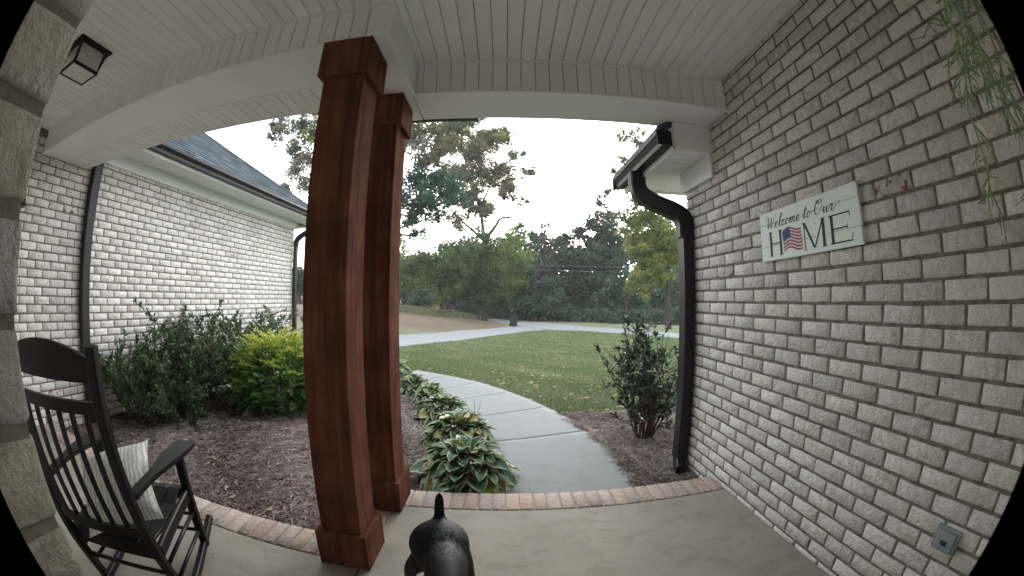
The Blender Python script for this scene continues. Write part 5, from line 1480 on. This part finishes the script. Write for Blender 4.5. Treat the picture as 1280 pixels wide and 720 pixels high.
tree('overhanging_tree', 'sparse tree whose twigs show against the sky beside the right gutter', (atY(880, 380, Y6).x, Y6), .2, atY(850, 170, Y6), [
    B(790, 160, 9, Y6, 'oak', .9), B(804, 152, 8, Y6, 'yellow', .9), B(778, 165, 5, Y6, 'oak', .9), B(800, 175, 9, Y6, 'oak', .9), B(785, 190, 9, Y6, 'oak', .9), B(768, 203, 6, Y6, 'oak', .9), B(776, 212, 6, Y6, 'oak', .9), B(790, 225, 9, Y6, 'oak', .85), B(802, 205, 8, Y6, 'oak', .9)], 'oak', .15, dens=1.1)
# left of the oak
GL = 'trees and bushes beyond the tan slope'
woodtree('wood_tree', 'pale green tree behind the rounded tree, next to the red column', 512, 55, (515, 310), [(512, 315, 16, .25), (525, 335, 18, .2), (508, 345, 18, .2), (500, 330, 20, .2), (535, 350, 16, .2), (490, 300, 22, .2), (478, 330, 22, .2)], 'fresh', group=GL)
woodtree('wood_tree', 'bluish rounded bush at the top of the tan slope beside the red column', 528, 48, (528, 362), [(528, 362, 12, .15), (518, 366, 9, .2), (538, 367, 9, .2)], 'bluegreen', tr=.12, group=GL)
woodtree('wood_tree', 'dark tree at the back between the rounded tree and the oak', 580, 60, (580, 320), [(580, 325, 20, .2), (595, 350, 20, .2), (565, 345, 20, .2), (620, 345, 22, .2), (635, 365, 16, .2), (600, 375, 14, .2)], 'dark', group=GL)
woodtree('wood_tree', 'green bush seen through the gap between the left wing and the column', 374, 40, (372, 330), [(372, 335, 14, .2), (366, 350, 14, .2), (384, 345, 16, .2), (395, 355, 14, .2), (410, 340, 20, .2)], 'bluegreen', group=GL)
tg = tree('weeping_bush', 'small weeping reddish bush at the foot of the slope left of the oak', (atG(558, 385).x, atG(558, 385).y - 1), .06, atY(558, 374, atG(558, 385).y - 1), [B(558, 376, 6, Y1 - 1, 'russet', .5), B(552, 378, 4, Y1 - 1, 'yellow', .6)], 'russet', .2, cat='bush')
# far mass of the wood: fills the gaps behind the single trees
far = bpy.data.objects.new('far_wood', None); COL.objects.link(far); far.location = (0, 75, -2)
parts = []; skirt = []
for px_ in range(300, 900, 14):
    topy = float(np.interp(px_, [300, 380, 480, 520, 560, 620, 650, 690, 720, 755, 800, 850, 900], [330, 330, 312, 318, 325, 320, 300, 305, 305, 280, 285, 280, 280]))
    for py_ in np.arange(topy + 10, 392, 17):
        c = atY(px_ + random.uniform(-5, 5), py_, 72 + random.uniform(-4, 5))
        n = 330; P, e, cc, idx = blob_pts(c, 2.2, n, 12, 1.0)
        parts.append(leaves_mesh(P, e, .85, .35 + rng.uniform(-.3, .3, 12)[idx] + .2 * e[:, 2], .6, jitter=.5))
bpy.data.objects.remove(far)
V = np.concatenate([p[0] for p in parts]); t = np.concatenate([p[2] for p in parts]); F = []; b = 0
for p in parts: F.append(p[1] + b); b += len(p[0])
me = mesh_np('far_wood', V, np.concatenate(F), 3); attr(me, 'tint', t)
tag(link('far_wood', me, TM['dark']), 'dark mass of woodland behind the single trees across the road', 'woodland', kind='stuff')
# undergrowth along the road
parts = []
for px_ in np.arange(560, 900, 5.0):
    Yc = float(np.interp(px_, [560, 620, 650, 700, 760, 840, 900], [56, 52, 50, 46, 40, 34, 31])) 
    d = atY(px_, 385, Yc); zc = float(gz(d.x, Yc))
    n = 260; P, e, cc, idx = blob_pts((d.x, Yc + random.uniform(0, 2), zc + .6), 1.1, n, 9, .5)
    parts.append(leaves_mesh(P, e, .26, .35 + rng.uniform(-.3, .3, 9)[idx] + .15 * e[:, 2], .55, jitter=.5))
V = np.concatenate([p[0] for p in parts]); t = np.concatenate([p[2] for p in parts]); F = []; b = 0
for p in parts: F.append(p[1] + b); b += len(p[0])
me = mesh_np('undergrowth', V, np.concatenate(F), 3); attr(me, 'tint', t)
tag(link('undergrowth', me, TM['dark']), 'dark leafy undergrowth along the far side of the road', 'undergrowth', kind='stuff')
M_TALL = leaf_mat('tall_grass_blades', [(.14, .16, .09), (.22, .22, .14), (.3, .27, .19)], .8, .1)
# tall pale grass at the slope top
parts = []
for px_ in np.arange(480, 606, 2.2):
    q = atG(px_, float(np.interp(px_, [480, 510, 560, 600], [375, 377, 382.5, 387])), .2)
    n = 70; P = np.stack([rng.normal(q.x, .8, n), q.y + rng.uniform(-1.5, 1.5, n), np.zeros(n)], 1); P[:, 2] = gz(P[:, 0], P[:, 1])
    D = np.tile([0, 0, 1.0], (n, 1)); parts.append(leaves_mesh(P, D, .45, rng.uniform(0, 1, n), .10, jitter=.3))
V = np.concatenate([p[0] for p in parts]); t = np.concatenate([p[2] for p in parts]); F = []; b = 0
for p in parts: F.append(p[1] + b); b += len(p[0])
me = mesh_np('tall_grass', V, np.concatenate(F), 3); attr(me, 'tint', t)
tag(link('tall_grass', me, M_TALL), 'tall pale grass along the top of the tan slope', 'tall grass', kind='stuff')

# power lines faint in front of the wood
pl = thing('power_line', 'two thin pale power lines crossing in front of the dark wood', 'power line', tuple(atY(600, 330, 44)))
for dy in (0, 6):
    P = [atY(px_, 318 + dy + (px_ - 600) * .022 + 3 * (1 - ((px_ - 720) / 150) ** 2), 44) for px_ in range(580, 880, 20)]
    mb = MB(); mb.tube(P, .009, 5); mb.build('wire', mat('pale_wire', (.22, .23, .23), .5), pl, origin=pl.location)

# ------------------------------------------------------------------ wheeled bin by the road
gc = atG(642, 399.5)
tc = thing('trash_can', 'black wheeled trash can standing where the driveway meets the road', 'trash can', (gc.x, gc.y, float(gz(gc.x, gc.y)) + .05), rotz=.25)
M_CAN = mat('black_plastic', (.016, .017, .019), .5, .4)
s_ = 1.0
mb = MB(); V = [(-.24, -.26, .05), (.24, -.26, .05), (.24, .26, .05), (-.24, .26, .05), (-.31, -.34, .98), (.31, -.34, .98), (.31, .34, .98), (-.31, .34, .98)]
mb.add(V, [(3, 2, 1, 0), (4, 5, 6, 7), (0, 1, 5, 4), (1, 2, 6, 5), (2, 3, 7, 6), (3, 0, 4, 7)]); mb.build('bin_body', M_CAN, tc)
mb = MB(); mb.box(-.34, .34, -.37, .36, .985, 1.03, bev=.015); mb.box(-.30, .30, -.33, .33, 1.031, 1.06, bev=.02); mb.build('lid', M_CAN, tc)
for s in (-1, 1):
    mb = MB(); mb.tube([(s * .27, .28, .12), (s * .33, .28, .12)], .12, 14); mb.build('wheel', M_CAN, tc)
mb = MB(); mb.tube([(-.24, .42, .98), (.24, .42, .98)], .018, 8); mb.tube([(-.24, .34, .95), (-.24, .42, .98)], .018, 6); mb.tube([(.24, .34, .95), (.24, .42, .98)], .018, 6); mb.build('handle', M_CAN, tc)

# ------------------------------------------------------------------ greenery hanging by the door, right beside the lens
gar = thing('hanging_greenery', 'green cedar-like garland hanging at the right edge close to the camera', 'garland', (.44, .06, 1.7))
M_SPR = mat('cedar_sprig', (.16, .24, .15), .7, .25, noise=(30, (.30, .34, .18), .8))
def sprig(P, r0, nb, ln, mbx):
    mbx.tube(P, [r0 * (1 - .6 * i / (len(P) - 1)) for i in range(len(P))], 5)
    for k_ in range(nb):
        a = random.uniform(.12, 1) * (len(P) - 1); j = min(int(a), len(P) - 2); q = P[j].lerp(P[j + 1], a - j)
        t = (P[j + 1] - P[j]).normalized(); s = Vector((random.gauss(0, 1), random.gauss(0, .6), random.gauss(0, .4))).normalized()
        d = (t * .75 + s * .9).normalized(); L = ln * random.uniform(.5, 1.1)
        e1 = q + d * L * .5; e2 = q + (d + t * .5).normalized() * L
        mbx.tube([q, e1, e2], [.0016, .0014, .0008], 4)
        for _ in range(3):
            f = random.uniform(.2, .9); c = q.lerp(e2, f); dd = (d + Vector((random.gauss(0, .6), random.gauss(0, .6), random.gauss(-.2, .4)))).normalized()
            mbx.tube([c, c + dd * L * .38], [.0013, .0007], 3)
for (x0, y0, z0, x1, y1, z1) in ((.42, .075, 1.92, .455, .092, 1.62), (.44, .06, 1.85, .47, .085, 1.50), (.46, .06, 1.70, .475, .135, 1.335), (.46, .045, 1.72, .50, .085, 1.40), (.40, .05, 1.98, .405, .085, 1.70), (.37, .05, 1.98, .385, .088, 1.72), (.47, .04, 1.62, .52, .06, 1.33), (.45, .05, 1.75, .49, .10, 1.45), (.43, .04, 1.95, .43, .07, 1.66), (.45, .03, 1.9, .46, .055, 1.58)):
    mb = MB(); a = Vector((x0, y0, z0)) - gar.location; b_ = Vector((x1, y1, z1)) - gar.location
    P = [a.lerp(b_, t / 7) + Vector((random.gauss(0, .004), random.gauss(0, .004), 0)) + Vector((0, .02 * math.sin(t / 7 * 3.1), 0)) for t in range(8)]
    sprig(P, .0026, 26, .055, mb); mb.build('sprig', M_SPR, gar)
mb = MB(); mb.tube([(0, 0, .5), (0, -.10, .5)], .004, 6); mb.tube([(-.06, -.0, .30), (-.02, 0, .5), (.03, 0, .3)], .004, 6); mb.build('hook', M_DARK, gar)

# ------------------------------------------------------------------ evening haze over the yard
mb = MB(); mb.box(-170, 170, -25, 410, -8, 40)
hz = mb.build('haze', None, kind='stuff')
hm = bpy.data.materials.new('haze_air'); hm.use_nodes = True
hm.node_tree.nodes.clear()
pv = hm.node_tree.nodes.new('ShaderNodeVolumePrincipled'); pv.inputs['Density'].default_value = .0007; pv.inputs['Color'].default_value = (.92, .92, .93, 1); pv.inputs['Anisotropy'].default_value = .3
ho = hm.node_tree.nodes.new('ShaderNodeOutputMaterial'); hm.node_tree.links.new(pv.outputs[0], ho.inputs['Volume'])
hz.data.materials.append(hm)
hz['label'] = 'thin pale evening haze over the yard and woods'

# bits of leaf and straw blown onto the porch slab and the walk
def debris(name, pts, label, size):
    n = len(pts); a = rng.uniform(0, 6.28, n); sz = size * rng.uniform(.4, 1.3, n); asp = rng.choice([.12, .5, .6], n)
    V = np.zeros((n, 4, 3))
    for j, (du, dv_, dz) in enumerate(((-1, 0, .25), (0, -1, 0), (1, 0, .3), (0, 1, 0))):
        V[:, j, 0] = pts[:, 0] + (np.cos(a) * du - np.sin(a) * dv_ * asp) * sz; V[:, j, 1] = pts[:, 1] + (np.sin(a) * du + np.cos(a) * dv_ * asp) * sz; V[:, j, 2] = pts[:, 2] + .0015 + dz * sz * .3
    me = mesh_np(name, V.reshape(-1, 3), np.arange(n * 4).reshape(-1, 4)); attr(me, 'tint', np.repeat(rng.uniform(0, 1, n), 4))
    tag(link(name, me, M_FALLEN), label, 'leaf litter', kind='stuff')
n = 120
p = np.stack([rng.uniform(-.6, 1.4, n), 2.0 - np.abs(rng.normal(0, .35, n)), np.zeros(n)], 1)
q = np.stack([rng.uniform(-3.9, -.9, n), 1.42 - np.abs(rng.normal(0, .25, n)), np.zeros(n)], 1)
debris('leaf_litter', np.r_[p, q], 'small dry leaf scraps scattered on the porch slab near its edge', .008)
n = 90; yy = rng.uniform(2.3, 6, n); sd_ = rng.choice([0, 1], n)
lo = np.interp(yy, [w_[1] for w_ in walkL], [w_[0] for w_ in walkL]); hi = np.interp(yy, [w_[1] for w_ in walkR], [w_[0] for w_ in walkR])
xx = np.where(sd_ == 0, lo + np.abs(rng.normal(.05, .12, n)), hi - np.abs(rng.normal(.03, .12, n)))
debris('leaf_litter', np.stack([xx, yy, gz(xx, yy) + .056], 1), 'dry leaf scraps along the edges of the curved walk', .012)
